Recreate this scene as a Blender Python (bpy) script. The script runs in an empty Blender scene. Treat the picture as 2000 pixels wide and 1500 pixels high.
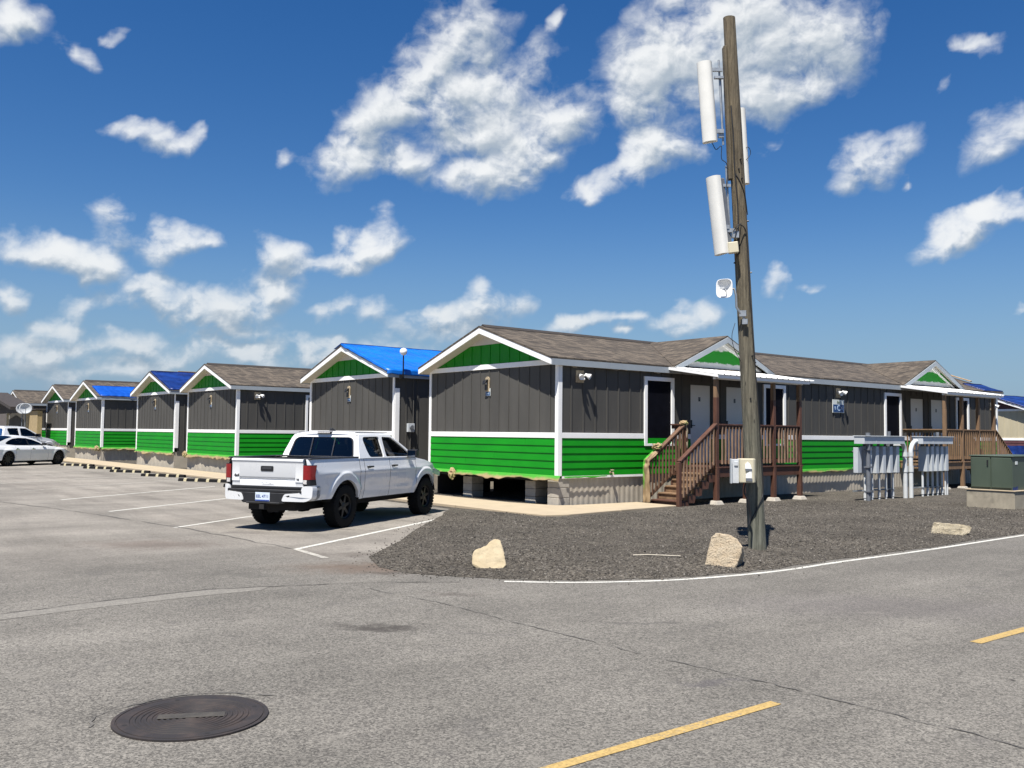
import bpy, bmesh, math, random
import numpy as np
from mathutils import Vector, Matrix, noise
from mathutils.geometry import tessellate_polygon

R = math.radians
random.seed(7)
rng = np.random.default_rng(11)
scene = bpy.context.scene
col = scene.collection

# ------------------------------------------------------------------ camera
EYE = 1.78
PITCH, ROLL = 0.0531, 0.0104
cam_data = bpy.data.cameras.new("camera")
cam = bpy.data.objects.new("camera", cam_data)
col.objects.link(cam)
cam_data.sensor_width = 36.0
cam_data.lens = 36.0 * 1816.9 / 2000.0
cam_data.clip_start = 0.05
cam_data.clip_end = 9000.0
cam.matrix_world = (Matrix.Translation((0, 0, EYE)) @ Matrix.Rotation(R(90) + PITCH, 4, 'X')
                    @ Matrix.Rotation(ROLL, 4, 'Z'))
scene.camera = cam

# ------------------------------------------------------------------ view
scene.view_settings.view_transform = 'Standard'
scene.view_settings.look = 'None'
scene.view_settings.gamma = 1.0
scene.view_settings.exposure = 0.88

# ------------------------------------------------------------------ sun and sky
SUN_AZ, SUN_EL = R(203.0), R(64.0)
sun_dir = Vector((math.sin(SUN_AZ) * math.cos(SUN_EL), math.cos(SUN_AZ) * math.cos(SUN_EL), math.sin(SUN_EL)))
sl = bpy.data.lights.new("sun", 'SUN')
sl.energy = 4.9
sl.angle = R(0.5)
sl.color = (1.0, 0.955, 0.89)
so = bpy.data.objects.new("sun", sl)
so.rotation_euler = sun_dir.to_track_quat('Z', 'Y').to_euler()
so.location = (0, 0, 60)
col.objects.link(so)

CLOUDS = [(-29.05,21.36,2.11,1.44,0,0.9),(-25.17,20.41,1.31,0.68,-25,0.62),(-23.74,21.81,0.88,0.44,0,0.55),(-22.2,16.72,2.22,0.8,10,0.75),(-20.66,16.42,1.65,0.86,30,0.75),(-19.56,17.25,1.21,0.58,-20,0.6),(-13.98,15.47,0.81,0.72,40,0.75),(-3.45,23.49,3.06,2.06,35,0.8),(-5.96,20.87,4.15,2.24,35,0.9),(-7.81,18.49,4.76,1.81,35,1),(-3.39,20.11,4.81,2.11,20,1),(-2.41,18.39,2.88,1.82,20,1),(-9.64,16.05,2.84,1.36,20,0.85),(-6.51,16.05,2.22,1.16,0,0.9),(-1.41,15.44,2.88,1.48,10,0.95),(2.71,18.73,2.72,2.12,20,0.95),(0.49,16.96,3.52,2.14,20,1),(1.4,21.89,2.25,1.79,20,0.7),(12.46,23.72,5.04,2.88,15,1),(17.27,22.5,4.61,2.56,0,0.95),(9.36,21.71,3.49,3.24,40,1),(7.79,19.5,2.23,1.8,10,1),(9.68,17.26,2.84,1.51,15,0.95),(14.28,20.29,4.67,2.04,-5,0.95),(17.84,19.99,2.75,1.72,20,0.8),(19.6,22.77,2.43,1.96,0,0.8),(5.13,14.85,1.59,0.86,10,0.85),(7.81,15.99,2.53,1.07,20,0.9),(20.94,15.39,2.54,1.44,20,0.95),(22.72,13.97,0.53,0.4,0,0.7),(25.48,11.21,2.73,1.18,12,1),(27.03,11.77,2.7,0.97,12,1),(28.53,12.31,1.4,0.77,10,0.95),(28.23,16.1,2.4,1.49,20,0.85),(26.4,20.8,1.73,0.59,-15,0.62),(15.47,17.24,1.11,0.65,30,0.62),(24.54,19.24,1.17,0.5,20,0.5),(2.82,24.25,0.71,0.59,30,0.6),(-26.87,9.74,2.41,1.26,-5,0.95),(-25.06,9.35,2.16,0.99,-15,0.95),(-23.4,11.48,1.46,1.43,20,0.75),(-20.5,10.87,1.85,1.32,15,0.95),(-18.66,11.01,1.36,0.74,-15,0.85),(-14.7,10.53,1.54,1.21,0,0.9),(-9.09,11.42,2.67,1.29,25,0.95),(-12.28,9.75,3.11,0.86,0,0.72),(-10.15,10.3,1.57,1.08,20,0.8),(-21.24,7.76,2.51,1.23,0,1),(-19.27,7.14,1.8,0.89,-5,0.9),(-16.4,7.43,3.04,1.36,12,0.95),(-14.5,8.28,1.38,1.06,20,0.9),(-16.95,6.11,2.58,0.72,0,0.85),(-28.82,7.08,1.17,1.05,0,0.95),(-24.71,6.81,1.3,0.86,20,0.72),(-26.48,5.57,1.36,0.56,0,0.78),(-10.7,7.27,1.4,0.74,0,0.85),(-8.39,7.22,1.32,1.06,25,0.72),(-1.8,7.9,2.38,1.32,10,1),(-4.48,7.32,2.37,0.75,10,0.9),(-3.51,6.3,3.79,1.13,0,0.8),(3.6,6.91,1.9,0.88,10,0.95),(6.43,7.41,1.89,0.47,-5,0.66),(10.77,6.75,2.43,0.93,10,1),(5.96,6.16,0.69,0.44,0,0.8),(-22.52,4.86,2.48,0.82,5,0.95),(-27.44,4.25,2.67,0.98,0,0.75),(-25.68,4.62,1.28,0.68,0,0.8),(-19.47,4.16,2.83,0.98,10,0.85),(-11.88,5.32,1.49,0.8,10,0.95),(-15.15,4.55,1.68,0.73,0,0.8),(-11.26,4.72,1.24,0.62,0,0.8),(15.14,9.16,0.8,0.79,20,0.72),(17.04,8.94,0.97,0.54,25,0.6),(28.7,7.52,0.67,0.39,10,0.7),(-23.81,3.27,9.54,1.1,0,0.66),(-8.81,4.79,10.32,1.0,0,0.6),(-1.6,4.92,4.74,0.95,0,0.66)]


def N(nt, t, **kw):
    n = nt.nodes.new(t)
    for k, v in kw.items():
        if k == 'inp':
            for kk, vv in v.items():
                n.inputs[kk].default_value = vv
        else:
            setattr(n, k, v)
    return n

def math_node(nt, op, a, b=None, clamp=False):
    n = nt.nodes.new('ShaderNodeMath'); n.operation = op; n.use_clamp = clamp
    for i, v in enumerate((a, b)):
        if v is None: continue
        if isinstance(v, (int, float)): n.inputs[i].default_value = v
        else: nt.links.new(v, n.inputs[i])
    return n.outputs[0]

def vmath(nt, op, a, b=None):
    n = nt.nodes.new('ShaderNodeVectorMath'); n.operation = op
    for i, v in enumerate((a, b)):
        if v is None: continue
        if isinstance(v, (tuple, list)): n.inputs[i].default_value = v
        else: nt.links.new(v, n.inputs[i])
    return n.outputs['Vector'] if op not in ('LENGTH', 'DOT_PRODUCT', 'DISTANCE') else n.outputs['Value']

def maprange(nt, v, a, b, c, d, smooth=False):
    n = nt.nodes.new('ShaderNodeMapRange')
    n.interpolation_type = 'SMOOTHSTEP' if smooth else 'LINEAR'
    nt.links.new(v, n.inputs[0])
    for i, x in zip((1, 2, 3, 4), (a, b, c, d)): n.inputs[i].default_value = x
    return n.outputs[0]

def mixcol(nt, fac, a, b, mode='MIX'):
    n = nt.nodes.new('ShaderNodeMix'); n.data_type = 'RGBA'; n.blend_type = mode
    for i, v in ((0, fac), (6, a), (7, b)):
        if isinstance(v, (int, float)): n.inputs[i].default_value = v
        elif isinstance(v, (tuple, list)): n.inputs[i].default_value = (*v[:3], 1)
        else: nt.links.new(v, n.inputs[i])
    return n.outputs[2]

def tnoise(nt, vec, scale, detail=4, rough=0.55, out='Fac'):
    n = nt.nodes.new('ShaderNodeTexNoise')
    n.inputs['Scale'].default_value = scale; n.inputs['Detail'].default_value = detail
    n.inputs['Roughness'].default_value = rough
    if vec is not None: nt.links.new(vec, n.inputs['Vector'])
    return n.outputs[out]

def make_world():
    w = bpy.data.worlds.new("World"); scene.world = w; w.use_nodes = True
    nt = w.node_tree; nt.nodes.clear()
    out = nt.nodes.new('ShaderNodeOutputWorld'); bg = nt.nodes.new('ShaderNodeBackground')
    bg.inputs['Strength'].default_value = 0.05
    sky = nt.nodes.new('ShaderNodeTexSky'); sky.sky_type = 'NISHITA'; sky.sun_disc = False
    sky.sun_elevation = SUN_EL; sky.sun_rotation = SUN_AZ
    sky.altitude = 0.0; sky.air_density = 1.0; sky.dust_density = 0.3; sky.ozone_density = 3.0
    tc = nt.nodes.new('ShaderNodeTexCoord')
    sp = nt.nodes.new('ShaderNodeSeparateXYZ'); nt.links.new(tc.outputs['Generated'], sp.inputs[0])
    hs = nt.nodes.new('ShaderNodeHueSaturation'); hs.inputs['Hue'].default_value = 0.509; hs.inputs['Saturation'].default_value = 1.36; hs.inputs['Value'].default_value = 1.12
    nt.links.new(sky.outputs[0], hs.inputs['Color'])
    # moist summer air thickens towards the horizon
    k = maprange(nt, sp.outputs[2], -0.02, 0.24, 0.85, 0.0, True)
    c = mixcol(nt, k, hs.outputs[0], (2.05, 3.55, 5.75))
    nt.links.new(c, bg.inputs['Color']); nt.links.new(bg.outputs[0], out.inputs[0])
make_world()

def make_clouds():
    # the clouds hang on a far dome: each vertex knows how much cloud stands there and how
    # much cloud lies between it and the sun; fine structure comes from the material
    az0, az1, el0, el1, st = -46.0, 46.0, 0.0, 34.0, 0.25
    na, ne = int((az1 - az0) / st) + 1, int((el1 - el0) / st) + 1
    A, E = np.meshgrid(np.linspace(az0, az1, na), np.linspace(el0, el1, ne))
    def fbm(scale, seed, octs=3):
        o = np.zeros((ne, na)); amp = 1.0
        for k in range(octs):
            f = scale * 2 ** k; ga, ge = int((az1 - az0) * f) + 3, int((el1 - el0) * f) + 3
            g = np.random.default_rng(seed + k).uniform(-1, 1, (ge, ga))
            x = (A - az0) * f; y = (E - el0) * f; i = x.astype(int); j = y.astype(int); u = x - i; v = y - j
            u = u * u * (3 - 2 * u); v = v * v * (3 - 2 * v)
            o += amp * ((g[j, i] * (1 - u) + g[j, i + 1] * u) * (1 - v) + (g[j + 1, i] * (1 - u) + g[j + 1, i + 1] * u) * v); amp *= 0.5
        return o
    wa, we = 0.9 * fbm(0.45, 5, 4), 0.6 * fbm(0.5, 25, 4)
    def cover(A, E):
        acc = np.zeros(A.shape)
        for az, el, rx, ry, ang, s in CLOUDS:
            c, sn = math.cos(R(ang)), math.sin(R(ang)); dx, dy = A - az, E - el
            x = (dx * c + dy * sn) / (rx * 1.55); y = (-dx * sn + dy * c) / (ry * 1.6)
            y = np.where(y < 0, y * 1.35, y)
            v = s * np.clip((1 - np.sqrt(x * x + y * y)) / 0.95, 0, 1)
            acc = np.maximum(acc, v) + 0.22 * np.minimum(acc, v)
        return acc
    c0 = cover(A + wa, E + we); c1 = cover(A + wa - 0.35, E + we + 0.9)
    Rd = 4200.0
    a, e = np.radians(A), np.radians(E)
    co = np.stack([Rd * np.sin(a) * np.cos(e), Rd * np.cos(a) * np.cos(e), Rd * np.sin(e)], -1).reshape(-1, 3)
    idx = np.arange(na * ne).reshape(ne, na)
    F = np.stack([idx[:-1, :-1], idx[:-1, 1:], idx[1:, 1:], idx[1:, :-1]], -1).reshape(-1, 4)
    me = bpy.data.meshes.new('sky'); me.vertices.add(len(co)); me.vertices.foreach_set('co', co.reshape(-1))
    me.loops.add(F.size); me.loops.foreach_set('vertex_index', F.reshape(-1).astype(np.int32))
    me.polygons.add(len(F)); me.polygons.foreach_set('loop_start', np.arange(0, F.size, 4, dtype=np.int32)); me.update(calc_edges=True)
    me.shade_smooth()
    for n, arr in (('cover', c0), ('cover_sunward', c1)):
        at = me.attributes.new(n, 'FLOAT', 'POINT'); at.data.foreach_set('value', arr.reshape(-1).astype(np.float32))
    m = bpy.data.materials.new('clouds'); m.use_nodes = True; nt = m.node_tree; nt.nodes.clear()
    out = nt.nodes.new('ShaderNodeOutputMaterial')
    def attr(n):
        q = nt.nodes.new('ShaderNodeAttribute'); q.attribute_name = n; return q.outputs['Fac']
    tc = nt.nodes.new('ShaderNodeTexCoord'); P = vmath(nt, 'MULTIPLY', tc.outputs['Object'], (1 / 73.3, 1 / 73.3, 1.25 / 73.3))   # about one unit per degree
    def detail(P):
        w = vmath(nt, 'SUBTRACT', tnoise(nt, P, 0.33, 4, 0.55, 'Color'), (0.5, 0.5, 0.5))
        Q = vmath(nt, 'ADD', P, vmath(nt, 'MULTIPLY', w, (2.6, 2.6, 1.5)))
        n1 = tnoise(nt, Q, 0.40, 11, 0.555)
        vo = nt.nodes.new('ShaderNodeTexVoronoi'); vo.inputs['Scale'].default_value = 0.9; vo.inputs['Detail'].default_value = 3.0; vo.inputs['Roughness'].default_value = 0.5
        vo.normalize = True
        nt.links.new(Q, vo.inputs['Vector'])
        billow = math_node(nt, 'SUBTRACT', 0.42, vo.outputs['Distance'])
        return math_node(nt, 'ADD', math_node(nt, 'MULTIPLY', math_node(nt, 'SUBTRACT', n1, 0.5), 2.9), math_node(nt, 'MULTIPLY', billow, 0.75))
    c, cs = attr('cover'), attr('cover_sunward')
    n0 = detail(P); n1 = detail(vmath(nt, 'ADD', P, (-0.15, 0, 0.42)))
    d0 = math_node(nt, 'ADD', c, math_node(nt, 'MULTIPLY', n0, math_node(nt, 'ADD', math_node(nt, 'MULTIPLY', c, 0.72), 0.13)))
    d1 = math_node(nt, 'ADD', cs, math_node(nt, 'MULTIPLY', n1, math_node(nt, 'ADD', math_node(nt, 'MULTIPLY', cs, 0.72), 0.13)))
    # optical depth to opacity: thin edges dissolve into the sky
    tau = math_node(nt, 'MAXIMUM', math_node(nt, 'SUBTRACT', d0, 0.26), 0.0)
    tau = math_node(nt, 'ADD', math_node(nt, 'MULTIPLY', math_node(nt, 'MULTIPLY', tau, tau), 2.9), math_node(nt, 'MULTIPLY', tau, 0.6))
    alpha = math_node(nt, 'SUBTRACT', 1.0, math_node(nt, 'POWER', 2.718, math_node(nt, 'MULTIPLY', tau, -1.35)))
    alpha = math_node(nt, 'MULTIPLY', alpha, 0.97)
    thick = maprange(nt, d1, 0.2, 1.15, 0.0, 1.0, True)
    rim = maprange(nt, math_node(nt, 'SUBTRACT', d0, d1), -0.48, 0.66, 0.0, 1.0, True)
    body = maprange(nt, d0, 0.3, 1.1, 0.0, 0.32, True)
    lit = math_node(nt, 'ADD', math_node(nt, 'SUBTRACT', 0.30, math_node(nt, 'MULTIPLY', thick, 0.42)), math_node(nt, 'ADD', body, math_node(nt, 'MULTIPLY', rim, 0.72)), True)
    col_ = mixcol(nt, lit, (0.18, 0.225, 0.275), (0.50, 0.51, 0.515))
    sp = nt.nodes.new('ShaderNodeSeparateXYZ'); nt.links.new(tc.outputs['Object'], sp.inputs[0])
    low = maprange(nt, sp.outputs[2], 60.0, 900.0, 0.0, 1.0, True)
    col_ = mixcol(nt, low, mixcol(nt, 0.45, col_, (0.165, 0.225, 0.285)), col_)
    em = nt.nodes.new('ShaderNodeEmission'); nt.links.new(col_, em.inputs[0])
    tr = nt.nodes.new('ShaderNodeBsdfTransparent'); mx = nt.nodes.new('ShaderNodeMixShader')
    nt.links.new(alpha, mx.inputs[0]); nt.links.new(tr.outputs[0], mx.inputs[1]); nt.links.new(em.outputs[0], mx.inputs[2]); nt.links.new(mx.outputs[0], out.inputs[0])
    m.cycles.emission_sampling = 'NONE' if hasattr(m, 'cycles') and hasattr(m.cycles, 'emission_sampling') else m.cycles.emission_sampling
    me.materials.append(m)
    o = bpy.data.objects.new('sky', me); col.objects.link(o); o['kind'] = 'structure'
make_clouds()

# ------------------------------------------------------------------ site frame
# local x runs along the long wall of the nearest cabin, local y along the row of gable ends
TH = 0.8898
SITE_ROT = math.pi / 2 - TH
CX, CY = 1.1247, 22.4616
U = Vector((math.sin(TH), math.cos(TH), 0)); W = Vector((-math.cos(TH), math.sin(TH), 0))
def site(t, s, z=0.0):
    return Vector((CX, CY, 0)) + U * t + W * s + Vector((0, 0, z))
def to_site(p):
    d = Vector((p[0] - CX, p[1] - CY, 0)); return d.dot(U), d.dot(W)

# ------------------------------------------------------------------ mesh helpers
class MB:
    def __init__(self): self.v = []; self.f = []
    def add(self, vs, fs, M=None):
        o = len(self.v)
        if M is not None: vs = [M @ Vector(p) for p in vs]
        self.v += [tuple(p) for p in vs]
        self.f += [tuple(i + o for i in f) for f in fs]
        return self
    def box(self, x0, x1, y0, y1, z0, z1, M=None):
        vs = [(x, y, z) for z in (z0, z1) for y in (y0, y1) for x in (x0, x1)]
        return self.add(vs, [(0, 2, 3, 1), (4, 5, 7, 6), (0, 1, 5, 4), (2, 6, 7, 3), (0, 4, 6, 2), (1, 3, 7, 5)], M)
    def beam(self, p0, p1, w, h, up=(0, 0, 1)):
        p0 = Vector(p0); p1 = Vector(p1); d = p1 - p0; L = d.length; d.normalize()
        up = Vector(up)
        if abs(d.dot(up)) > 0.99: up = Vector((1, 0, 0))
        s = d.cross(up).normalized(); t = s.cross(d).normalized()
        vs = [p + s * a * w / 2 + t * b * h / 2 for p in (p0, p1) for b in (-1, 1) for a in (-1, 1)]
        return self.add(vs, [(0, 2, 3, 1), (4, 5, 7, 6), (0, 1, 5, 4), (2, 6, 7, 3), (0, 4, 6, 2), (1, 3, 7, 5)])
    def tube(self, pts, r, n=8, caps=True):
        pts = [Vector(p) for p in pts]; rs = r if isinstance(r, (list, tuple)) else [r] * len(pts)
        vs = []; up = None
        for i, p in enumerate(pts):
            d = (pts[min(i + 1, len(pts) - 1)] - pts[max(i - 1, 0)]).normalized()
            if up is None:
                up = Vector((0, 0, 1)) if abs(d.z) < 0.9 else Vector((1, 0, 0))
            s = d.cross(up).normalized(); up = s.cross(d).normalized()
            for k in range(n):
                a = 2 * math.pi * k / n
                vs.append(p + s * math.cos(a) * rs[i] + up * math.sin(a) * rs[i])
        fs = [(i * n + k, i * n + (k + 1) % n, (i + 1) * n + (k + 1) % n, (i + 1) * n + k)
              for i in range(len(pts) - 1) for k in range(n)]
        if caps:
            fs.append(tuple(range(n))[::-1]); fs.append(tuple((len(pts) - 1) * n + k for k in range(n)))
        return self.add(vs, fs)
    def prism(self, poly, a, b, axis='y', M=None):
        # poly: 2D outline; axis y -> (x,z), axis x -> (y,z), axis z -> (x,y)
        def p3(p, c):
            return {'y': (p[0], c, p[1]), 'x': (c, p[0], p[1]), 'z': (p[0], p[1], c)}[axis]
        n = len(poly)
        vs = [p3(p, a) for p in poly] + [p3(p, b) for p in poly]
        fs = [tuple(range(n)), tuple(range(2 * n - 1, n - 1, -1))]
        fs += [(i, (i + 1) % n + 0, n + (i + 1) % n, n + i)[::-1] for i in range(n)]
        return self.add(vs, fs, M)
    def grid(self, fn, nu, nv, wrap=False):
        vs = [fn(i / nu, j / nv) for j in range(nv + 1) for i in range(nu + 1)]
        fs = [(j * (nu + 1) + i, j * (nu + 1) + i + 1, (j + 1) * (nu + 1) + i + 1, (j + 1) * (nu + 1) + i)
              for j in range(nv) for i in range(nu)]
        return self.add(vs, fs)
    def lathe(self, prof, n=24, M=None, axis='z'):
        vs = []
        for r, h in prof:
            for k in range(n):
                a = 2 * math.pi * k / n
                p = (r * math.cos(a), r * math.sin(a), h)
                vs.append(p if axis == 'z' else (p[0], p[2], p[1]))
        m = len(prof)
        fs = [(i * n + k, i * n + (k + 1) % n, (i + 1) * n + (k + 1) % n, (i + 1) * n + k)
              for i in range(m - 1) for k in range(n)]
        return self.add(vs, fs, M)
    def poly(self, outer, holes=(), fn=None):
        loops = [[Vector((p[0], p[1], 0)) for p in l] for l in [outer, *holes]]
        flat = [p for l in loops for p in l]
        tris = tessellate_polygon(loops)
        return self.add([fn(p.x, p.y) for p in flat], [tuple(t) for t in tris])
    def build(self, name, m, parent=None, smooth=None, bevel=0.0, seg=1, label=None, weld=False):
        me = bpy.data.meshes.new(name)
        me.from_pydata(self.v, [], self.f)
        bm = bmesh.new(); bm.from_mesh(me)
        if weld: bmesh.ops.remove_doubles(bm, verts=bm.verts, dist=1e-4)
        bmesh.ops.recalc_face_normals(bm, faces=bm.faces)
        if bevel > 0:
            es = [e for e in bm.edges if len(e.link_faces) == 2 and e.calc_face_angle(0) > 0.5]
            bmesh.ops.bevel(bm, geom=es, offset=bevel, segments=seg, affect='EDGES', profile=0.6, clamp_overlap=True)
        bm.to_mesh(me); bm.free()
        me.materials.append(m)
        if smooth is not None:
            me.shade_smooth(); me.set_sharp_from_angle(angle=R(smooth))
        o = bpy.data.objects.new(name, me); col.objects.link(o)
        if parent is not None: o.parent = parent
        if label: o['label'] = label
        return o

def tag(o, label, cat, group=None):
    o['label'] = label; o['category'] = cat
    if group: o['group'] = group
    return o
def thing(name, label, cat, loc=(0, 0, 0), rz=SITE_ROT, group=None):
    o = bpy.data.objects.new(name, None); col.objects.link(o)
    o.empty_display_size = 0.2
    o.location = loc; o.rotation_euler = (0, 0, rz)
    return tag(o, label, cat, group)
def place(o, loc, rz=SITE_ROT):
    o.location = loc; o.rotation_euler = (0, 0, rz); return o
def structure(o):
    o['kind'] = 'structure'; return o
def copy_tree(o, parent=None, skip=()):
    c = o.copy(); col.objects.link(c)
    if parent is not None: c.parent = parent
    for ch in list(o.children):
        if ch.name.split('.')[0] in skip: continue
        copy_tree(ch, c, skip)
    return c
def relabel(o, label, group=None):
    o['label'] = label
    if group: o['group'] = group
    return o
def text_mesh(body, size, m, parent, loc, rot, name='lettering', extrude=0.002, align='CENTER', bold=0.0):
    cu = bpy.data.curves.new(name, 'FONT'); cu.body = body; cu.size = size; cu.extrude = extrude; cu.offset = bold
    cu.align_x = align; cu.align_y = 'CENTER'; cu.resolution_u = 2
    t = bpy.data.objects.new(name, cu); col.objects.link(t)
    bpy.context.view_layer.update()
    me = bpy.data.meshes.new_from_object(t.evaluated_get(bpy.context.evaluated_depsgraph_get()))
    bpy.data.objects.remove(t); bpy.data.curves.remove(cu)
    me.name = name; me.materials.clear(); me.materials.append(m)
    o = bpy.data.objects.new(name, me); col.objects.link(o)
    o.parent = parent; o.location = loc; o.rotation_euler = rot
    return o

# ------------------------------------------------------------------ materials
def new_mat(name):
    m = bpy.data.materials.new(name); m.use_nodes = True
    nt = m.node_tree; b = nt.nodes['Principled BSDF']
    return m, nt, b
def pmat(name, c, rough=0.6, var=0.12, scale=6.0, bump=0.0, bscale=60.0, metal=0.0, spec=0.5, coat=0.0, dirt=0.0, dirtc=(0.12, 0.10, 0.08), stretch=None):
    m, nt, b = new_mat(name)
    tc = nt.nodes.new('ShaderNodeTexCoord'); v = tc.outputs['Object']
    if stretch: v = vmath(nt, 'MULTIPLY', v, stretch)
    n = tnoise(nt, v, scale, 5, 0.6)
    k = maprange(nt, n, 0.3, 0.7, 1 - var, 1 + var)
    base = mixcol(nt, 1.0, c, k, 'MULTIPLY') if var else None
    if dirt:
        dn = tnoise(nt, v, scale * 0.45, 6, 0.68)
        f = math_node(nt, 'MULTIPLY', maprange(nt, dn, 0.5, 0.78, 0, 1, True), dirt)
        base = mixcol(nt, f, base if base is not None else c, dirtc)
    if base is not None: nt.links.new(base, b.inputs['Base Color'])
    else: b.inputs['Base Color'].default_value = (*c, 1)
    nt.links.new(maprange(nt, n, 0.3, 0.7, max(0.02, rough - 0.06), min(1, rough + 0.06)), b.inputs['Roughness'])
    b.inputs['Metallic'].default_value = metal
    b.inputs['Specular IOR Level'].default_value = spec
    b.inputs['Coat Weight'].default_value = coat
    b.inputs['Coat Roughness'].default_value = 0.04
    if bump:
        bp = nt.nodes.new('ShaderNodeBump'); bp.inputs['Strength'].default_value = bump; bp.inputs['Distance'].default_value = 0.01
        nt.links.new(tnoise(nt, v, bscale, 4, 0.6), bp.inputs['Height']); nt.links.new(bp.outputs[0], b.inputs['Normal'])
    return m

M = {}
M['grey_paint'] = pmat('grey_siding_paint', (0.067, 0.0645, 0.0585), 0.75, 0.14, 2.2, 0.25, 90, spec=0.3, stretch=(1, 1, 0.2), dirt=0.18, dirtc=(0.10, 0.093, 0.08))
M['green_paint'] = pmat('green_siding_paint', (0.003, 0.215, 0.005), 0.55, 0.13, 2.0, 0.2, 80, spec=0.3, stretch=(0.4, 0.4, 1), dirt=0.14, dirtc=(0.02, 0.13, 0.015))
M['white_trim'] = pmat('white_trim_paint', (0.82, 0.82, 0.80), 0.55, 0.04, 3.0, 0.1, 60, spec=0.3, dirt=0.10, dirtc=(0.45, 0.42, 0.38))
M['grey_fascia'] = pmat('blue_grey_fascia', (0.30, 0.335, 0.36), 0.6, 0.05, 3.0, dirt=0.1)  # eave and dormer fascias, darker and bluer than the rake boards
M['soffit'] = pmat('soffit_paint', (0.55, 0.52, 0.46), 0.7, 0.05, 3.0)
M['door_white'] = pmat('door_paint', (0.62, 0.62, 0.60), 0.45, 0.03, 2.0)
M['skirt'] = pmat('beige_skirting', (0.42, 0.375, 0.30), 0.65, 0.12, 2.5, 0.1, 30, dirt=0.35, dirtc=(0.2, 0.16, 0.12))
M['block'] = pmat('concrete_block', (0.36, 0.33, 0.28), 0.9, 0.14, 9.0, 0.5, 60, dirt=0.3)
M['concrete'] = pmat('pale_concrete', (0.37, 0.30, 0.205), 0.9, 0.08, 2.2, 0.35, 120, dirt=0.22, dirtc=(0.28, 0.24, 0.18))
M['old_concrete'] = pmat('weathered_concrete', (0.30, 0.265, 0.20), 0.95, 0.2, 3.5, 0.5, 45, dirt=0.6, dirtc=(0.09, 0.08, 0.06))
M['white_metal'] = pmat('white_roof_metal', (0.80, 0.80, 0.78), 0.4, 0.03, 2.0)
M['brown_wood'] = pmat('brown_stained_wood', (0.085, 0.036, 0.022), 0.6, 0.3, 9.0, 0.4, 60, stretch=(1, 1, 0.3), dirt=0.25, dirtc=(0.16, 0.085, 0.05))
M['bare_wood'] = pmat('weathered_bare_wood', (0.19, 0.115, 0.062), 0.75, 0.3, 10.0, 0.4, 60, stretch=(1, 1, 0.2), dirt=0.35, dirtc=(0.09, 0.05, 0.03))
M['worn_wood'] = pmat('worn_stained_wood', (0.22, 0.14, 0.09), 0.7, 0.35, 12.0, 0.4, 60, stretch=(1, 1, 0.25), dirt=0.4, dirtc=(0.07, 0.035, 0.022))
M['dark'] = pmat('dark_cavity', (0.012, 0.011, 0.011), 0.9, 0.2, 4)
M['black_plastic'] = pmat('black_plastic', (0.014, 0.014, 0.015), 0.45, 0.1, 8, 0.1, 150)
M['rubber'] = pmat('black_rubber', (0.008, 0.008, 0.008), 0.85, 0.25, 14, 0.3, 90, spec=0.2)
M['dark_metal'] = pmat('black_wheel_metal', (0.009, 0.009, 0.0095), 0.45, 0.1, 9)
M['car_white'] = pmat('white_car_paint', (0.74, 0.75, 0.75), 0.28, 0.015, 1.5, coat=0.6, dirt=0.05, dirtc=(0.5, 0.48, 0.44))
M['chrome'] = pmat('chrome', (0.7, 0.7, 0.7), 0.15, 0.02, 5, metal=1.0)
M['galv'] = pmat('galvanised_steel', (0.35, 0.37, 0.38), 0.45, 0.15, 14, metal=0.6)
M['meter_grey'] = pmat('grey_enclosure_paint', (0.47, 0.50, 0.52), 0.5, 0.08, 3, dirt=0.2)
M['meter_dark'] = pmat('dark_grey_steel', (0.13, 0.14, 0.155), 0.5, 0.1, 8)
M['pvc'] = pmat('grey_pvc_conduit', (0.55, 0.57, 0.57), 0.5, 0.06, 6, dirt=0.15)
M['utility_green'] = pmat('olive_green_enamel', (0.058, 0.078, 0.054), 0.5, 0.12, 2.0, 0.05, 40, dirt=0.2, dirtc=(0.10, 0.095, 0.075), stretch=(1, 1, 0.3))
M['antenna_white'] = pmat('off_white_fibreglass', (0.66, 0.65, 0.60), 0.45, 0.05, 4, dirt=0.15, dirtc=(0.4, 0.37, 0.3))
M['cream_plastic'] = pmat('cream_plastic', (0.55, 0.50, 0.36), 0.5, 0.06, 6, dirt=0.2, dirtc=(0.3, 0.27, 0.18))
M['pale_grey_plastic'] = pmat('pale_grey_plastic', (0.5, 0.52, 0.53), 0.45, 0.08, 12, dirt=0.2)
M['white_plastic'] = pmat('white_plastic', (0.8, 0.8, 0.78), 0.4, 0.03, 5)
M['black_cable'] = pmat('black_cable', (0.01, 0.01, 0.011), 0.6, 0.1, 8)
M['tape_cream'] = pmat('masking_tape', (0.36, 0.29, 0.19), 0.75, 0.3, 22)
M['sign_blue'] = pmat('sign_blue', (0.012, 0.055, 0.17), 0.4, 0.08, 6)
M['sign_white'] = pmat('sign_white', (0.60, 0.63, 0.60), 0.4, 0.06, 8)
M['sign_text'] = pmat('sign_pale_blue', (0.45, 0.60, 0.75), 0.5, 0.03, 8)
M['sign_dark'] = pmat('sign_grey_green', (0.16, 0.20, 0.15), 0.5, 0.05, 8)
M['brick_tan'] = pmat('tan_wall', (0.33, 0.25, 0.13), 0.85, 0.16, 3, 0.3, 40, dirt=0.4, dirtc=(0.14, 0.10, 0.05))
M['beige_paint'] = pmat('beige_siding_paint', (0.42, 0.37, 0.25), 0.7, 0.1, 2.5, 0.2, 60, stretch=(1, 1, 0.2))
M['maroon_paint'] = pmat('maroon_siding_paint', (0.085, 0.03, 0.032), 0.6, 0.12, 3)
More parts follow.
